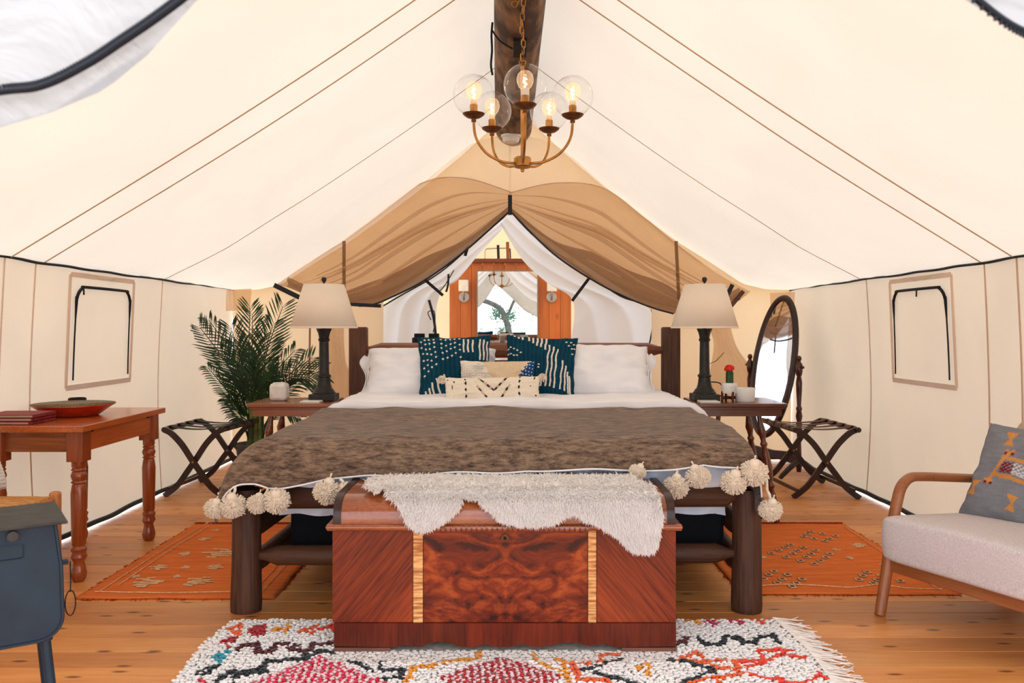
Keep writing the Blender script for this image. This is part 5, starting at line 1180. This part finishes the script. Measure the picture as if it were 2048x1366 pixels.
part('cord', B().tube(smooth_pts([(.04, .05, .11), (.11, .06, .10), (.13, .06, .04), (.09, .08, .004)], 6), .004, 6), M_iron, l2, smooth=True)
# small things on the nightstands
def at_top(u, v): 
    Y = F*(CZ-.72)/(v-HV); return (P(u, v, Y)[0], Y, .72)
t = thing('stone_vase', 'off-white cube stone vase on the left nightstand, by the palm', 'vase', at_top(559, 801))
part('body', B().box((0, 0, .054), (.104, .104, .108)), M_ceram, t, bev=.022, smooth=True); part('rim', B().lathe([(.034, .1075), (.037, .1095), (.040, .1075)], n=24), M_ceram, t, smooth=True)
for u, lb_ in ((626, 'left'), (1414, 'right')):
    p_ = at_top(u, 804); t = thing('coaster', 'thin white marble coaster in front of the %s table lamp' % lb_, 'coaster', (p_[0], 4.90, .72))
    part('slab', B().box((0, 0, .0055), (.115, .10, .011)), M_marble, t, bev=.002); part('edge_line', B().box((0, 0, .0055), (.1156, .1006, .002)), M_stitchd, t)
p_ = at_top(1452, 800); t = thing('potted_cactus', 'grafted cactus with a red top in a white pot on a wooden stand', 'plant', (p_[0], 5.0, .72))
part('pot', B().lathe([(0, .048), (.044, .048), (.0465, .052), (.0465, .112), (.043, .112), (.043, .10), (0, .10)], n=32), M_marble, t, smooth=True)
st = B()
for a in (0, math.pi/2): st.box((0, 0, .022), (.1, .010, .018), rz=a+.2)
for k in range(4):
    a = k*math.pi/2+.2; st.box((.046*math.cos(a), .046*math.sin(a), .03), (.012, .012, .06), rz=a)
part('stand', st, M_red, t, bev=.002)
rows = []
for j in range(14):
    z_ = .10+.088*j/13; rows.append([((.021+.0045*math.cos(3*a)+.001*math.sin(j*2.2))*math.cos(a)*(1 if j < 12 else .75), (.021+.0045*math.cos(3*a))*math.sin(a)*(1 if j < 12 else .75), z_) for a in np.linspace(0, 2*math.pi, 31)])
part('cactus_stem', B().grid(rows), mat('cactus_green', hx('1E5030'), hx('14381F'), rough=.5, sc=40), t, smooth='all')
fl = B()
for k in range(16):
    a = k*2.4; rr = .020 if k > 3 else .008; fl.ball((rr*math.cos(a), rr*math.sin(a), .192+(.018 if k < 4 else .006*(k % 3))), .0115, 8)
part('red_top', fl, mat('cactus_red', hx('E8281C'), hx('C81414'), rough=.5, sc=60), t, smooth='all')
p_ = at_top(1491, 803); t = thing('marble_bowl', 'plain white marble cup on the right nightstand, right of the cactus', 'bowl', (p_[0], 4.98, .72))
part('cup', B().lathe([(0, 0), (.054, 0), (.0575, .004), (.0585, .081), (.054, .083), (.052, .078), (.052, .01), (0, .01)], n=36), M_marble, t, smooth=True)

# ------------------------------------------------------------------ cheval mirror
cm = thing('cheval_mirror', 'oval tilting floor mirror in a mahogany stand in the right back corner', 'mirror', (2.10, 6.62, 0), rz=math.radians(-62))
tl = -.20; Mt = Matrix.Rotation(tl, 4, 'X')
def ov(sx, sz, y_, n_=56): return [tuple((Mt @ Vector((sx*math.cos(a), y_, sz*math.sin(a)))) + Vector((0, 0, .86))) for a in np.linspace(0, 2*math.pi, n_+1)[:-1]]
fr = B(); fr.tube(ov(.203, .555, 0), .029, 10, closed=True, flat=.7)
fo = part('frame', fr, M_dark, cm, smooth=True)
g = B(); g.v = ov(.195, .545, -.005); g.f = [tuple(range(56))]
part('glass', g, M_mirror, cm); g = B(); g.v = ov(.2, .55, .012); g.f = [tuple(range(56))]; part('backing', g, M_dark, cm)
pp_ = [(.019, .05), (.022, .09), (.028, .11), (.020, .13), (.015, .30), (.020, .36), (.026, .38), (.018, .40), (.024, .42), (.017, .44), (.026, .48), (.018, .52), (.024, .54), (.015, .56), (.022, .68), (.024, .74), (.016, .79), (.022, .80), (.027, .83), (.027, .88), (.017, .895), (.012, .905), (.021, .925), (.014, .945), (0, .95)]
for s_ in (-1, 1):
    po = part('post', B().lathe(pp_, (s_*.262, 0, 0), n=16), M_red, cm, smooth=True)
    part('pivot_knob', B().tube([(s_*.225, 0, .86), (s_*.30, 0, .86)], .006, 8).ball((s_*.302, 0, .86), .012, 8), M_brassd, po, smooth=True)
    part('foot', B().tube(smooth_pts([(s_*.262, -.20, .015), (s_*.262, -.18, .035), (s_*.262, -.06, .11), (s_*.262, 0, .13), (s_*.262, .06, .11), (s_*.262, .18, .035), (s_*.262, .20, .015)], 4), [.014+.010*math.sin(math.pi*i/24) for i in range(25)], 10), M_dark, cm, smooth=True)
poly = [(-.255, .10), (-.255, .20), (0, .185), (.255, .20), (.255, .10), (.12, .115), (0, .125), (-.12, .115)]
part('crossbar', B().prism(poly, -.012, .012, 'y'), M_dark, cm, bev=.003)

# ------------------------------------------------------------------ luggage racks
def rack(label, xl0, xr0, y0, xl1, xr1, y1, zt=.47):
    t = thing('luggage_rack', label, 'luggage rack', ((xl0+xr0)/2, (y0+y1)/2, 0))
    for fr_, (xl, xr, y_) in enumerate(((xl0, xr0, y0), (xl1, xr1, y1))):
        for k, (a, c_) in enumerate(((xl, xr), (xr, xl))):      # top at a, foot at c_
            yy = y_+(.012 if k else -.012)
            mxx = a+(c_-a)*.5; d = (c_-a); pts = [(a, yy, zt), (a+d*.12, yy, zt-.025), (a+d*.30, yy, zt-.10), (a+d*.48, yy, zt-.21), (a+d*.62, yy, zt-.29), (a+d*.80, yy, zt-.39), (a+d*1.02, yy, 0.006)]
            q = smooth_pts(pts, 4); bb = B(); n0 = 0
            rows = []
            for i, p in enumerate(q):
                nx = q[min(i+1, len(q)-1)]; pv = q[max(i-1, 0)]; dd = Vector(nx)-Vector(pv); dd.normalize(); nn = Vector((-dd.z, 0, dd.x))*.019
                P_ = Vector(p); rows.append([tuple(P_+nn+Vector((0, -.009, 0))), tuple(P_+nn+Vector((0, .009, 0))), tuple(P_-nn+Vector((0, .009, 0))), tuple(P_-nn+Vector((0, -.009, 0))), tuple(P_+nn+Vector((0, -.009, 0)))])
            bb.grid(rows); e = len(bb.v); bb.f += [(0, 1, 2, 3), (e-5, e-2, e-3, e-4)]
            lg = part('leg', bb, M_dark, t, world=True)
        part('bolt', B().tube([(np.mean((xl, xr)), y_-.026, zt-.222), (np.mean((xl, xr)), y_+.026, zt-.222)], .007, 8), M_brass, t, world=True)
    part('top_rail', B().tube([(xl0, y0-.02, zt), (xl1, y1+.02, zt)], .018, 10), M_dark, t, world=True, smooth=True)
    part('top_rail', B().tube([(xr0, y0-.02, zt), (xr1, y1+.02, zt)], .018, 10), M_dark, t, world=True, smooth=True)
    for (a0, a1) in ((xl0, xl1), (xr0, xr1)):
        part('stretcher', B().bar((a0+(.02 if a0 == xl0 else -.02), y0, .055), (a1+(.02 if a1 == xl1 else -.02), y1, .055), .012, .024), M_dark, t, world=True)
    for k in range(4):
        f = (k+.6)/4.2; y_ = y0+(y1-y0)*f; xa = xl0+(xl1-xl0)*f; xb = xr0+(xr1-xr0)*f
        b1 = B(); rows = []
        path = [(xa-.021, zt-.012), (xa-.014, zt+.016), (xa+.01, zt+.020)]+[(xa+(xb-xa)*g_, zt+.012-.02*math.sin(math.pi*g_)) for g_ in np.linspace(.08, .92, 8)]+[(xb-.01, zt+.020), (xb+.014, zt+.016), (xb+.021, zt-.012)]
        b1.grid([[(x_, y_-.032, z_), (x_, y_+.032, z_)] for x_, z_ in path]); part('strap', b1, M_strap if xl0 > 0 else M_black, t, world=True, solid=.003)
    return t
rack('dark folding luggage rack with brown straps on the right, before the oval mirror', 1.925, 2.355, 5.62, 1.89, 2.33, 6.2)
rack('dark folding luggage rack with black straps on the left, between table and palm', -2.39, -1.99, 5.68, -2.35, -1.93, 6.22, .465)

# ------------------------------------------------------------------ palm
py = 6.30; pb = P(512, 900, py); pp0 = thing('potted_palm', 'green areca palm in a dark grey pot in the left back corner', 'plant', (pb[0], py, 0))
part('pot', B().lathe([(0, 0), (.10, 0), (.115, .02), (.145, .24), (.160, .26), (.160, .285), (.148, .285), (.140, .25), (0, .25)], n=32), M_pot, pp0, smooth=True)
part('soil', B().lathe([(.14, .255), (0, .262)], n=20), mat('soil', hx('3A2A1E'), rough=1), pp0)
base_ = np.array((pb[0], py, .27))
def frond(tip, mid, dy=0., L=.20, n_=30, droop=.25, start=.30, seed=0):
    T = P(tip[0], tip[1], py+dy); Mm = P(mid[0], mid[1], py+dy*.5); rng2 = np.random.default_rng(seed)
    s0 = base_+np.array((rng2.uniform(-.04, .04), rng2.uniform(-.04, .04), 0))
    q = smooth_pts([s0, (s0+Mm)/2+np.array((0, 0, .04)), Mm, T], 10); bb = B(); bb.tube(q, [.009-.0065*i/(len(q)-1) for i in range(len(q))], 6)
    m_ = len(q)-1; seglen = sum(np.linalg.norm(q[i+1]-q[i]) for i in range(m_))
    for i in range(n_):
        f = start+(1-start)*i/(n_-1); k = min(int(f*m_), m_-1); p = q[k]+(q[k+1]-q[k])*(f*m_-k); d = q[k+1]-q[k]; d /= np.linalg.norm(d)
        l_ = L*(.55+.45*math.sin(math.pi*min(1, (f-start)/(1-start)*.75+.22)))*rng2.uniform(.9, 1.1)
        side0 = np.cross(d, (0, 1, 0)); side0 /= np.linalg.norm(side0)+1e-6
        for s_ in (-1, 1):
            out_ = side0*s_*.62+d*.78+np.array((0, -.25*rng2.uniform(-1, 1.3), 0)); out_ /= np.linalg.norm(out_)
            a1 = p+out_*l_*.45; a2 = p+out_*l_*.8+np.array((0, 0, -droop*l_*.18)); a3 = p+out_*l_+np.array((0, 0, -droop*l_*.4))
            wv = np.cross(out_, (.15, -1, .1)); wv = wv/np.linalg.norm(wv)*.0052
            bb.add([p, a1-wv, a1+wv, a2-wv*.8, a2+wv*.8, a3], [(0, 1, 2), (1, 3, 4, 2), (3, 5, 4)])
    bb.v = [(max(q_[0], -2.40), q_[1], q_[2]) for q_ in bb.v]
    return part('frond', bb, M_leaf, pp0, world=True)
FR = [((400, 655), (455, 730), -.1, .24, .1), ((418, 640), (470, 720), .0, .20, .5), ((440, 700), (478, 770), .1, .24, .3), ((416, 735), (460, 790), -.15, .14, .6), ((462, 655), (487, 740), -.1, .26, .2), ((505, 630), (505, 730), .1, .24, .1),
      ((500, 615), (498, 720), -.12, .24, .2), ((566, 612), (532, 710), .0, .27, .1), ((545, 650), (525, 730), .15, .27, .4), ((590, 700), (540, 760), -.1, .20, .6), ((640, 745), (570, 760), .0, .26, .4), ((625, 715), (560, 765), .2, .22, .2), ((645, 765), (590, 765), -.12, .2, .6),
      ((455, 800), (480, 830), -.1, .15, .8), ((465, 770), (490, 810), .1, .16, .7), ((520, 680), (510, 770), -.2, .25, .2), ((475, 690), (492, 760), .15, .25, .2), ((600, 835), (560, 820), -.05, .12, .8), ((540, 760), (525, 800), .2, .2, .5)]
for i, (tp, md, dy, L, dr) in enumerate(FR): frond(tp, md, dy, L*.86, 25, dr, .36, i)
sb = B()
for i in range(9):
    a = i*.7; sb.tube([base_+np.array((.05*math.cos(a), .05*math.sin(a), -.02)), base_+np.array((.045*math.cos(a), .04*math.sin(a), .22)), base_+np.array((.07*math.cos(a), .05*math.sin(a), .42))], [.020, .014, .008], 8)
part('stem', sb, M_stem, pp0, world=True, smooth=True)
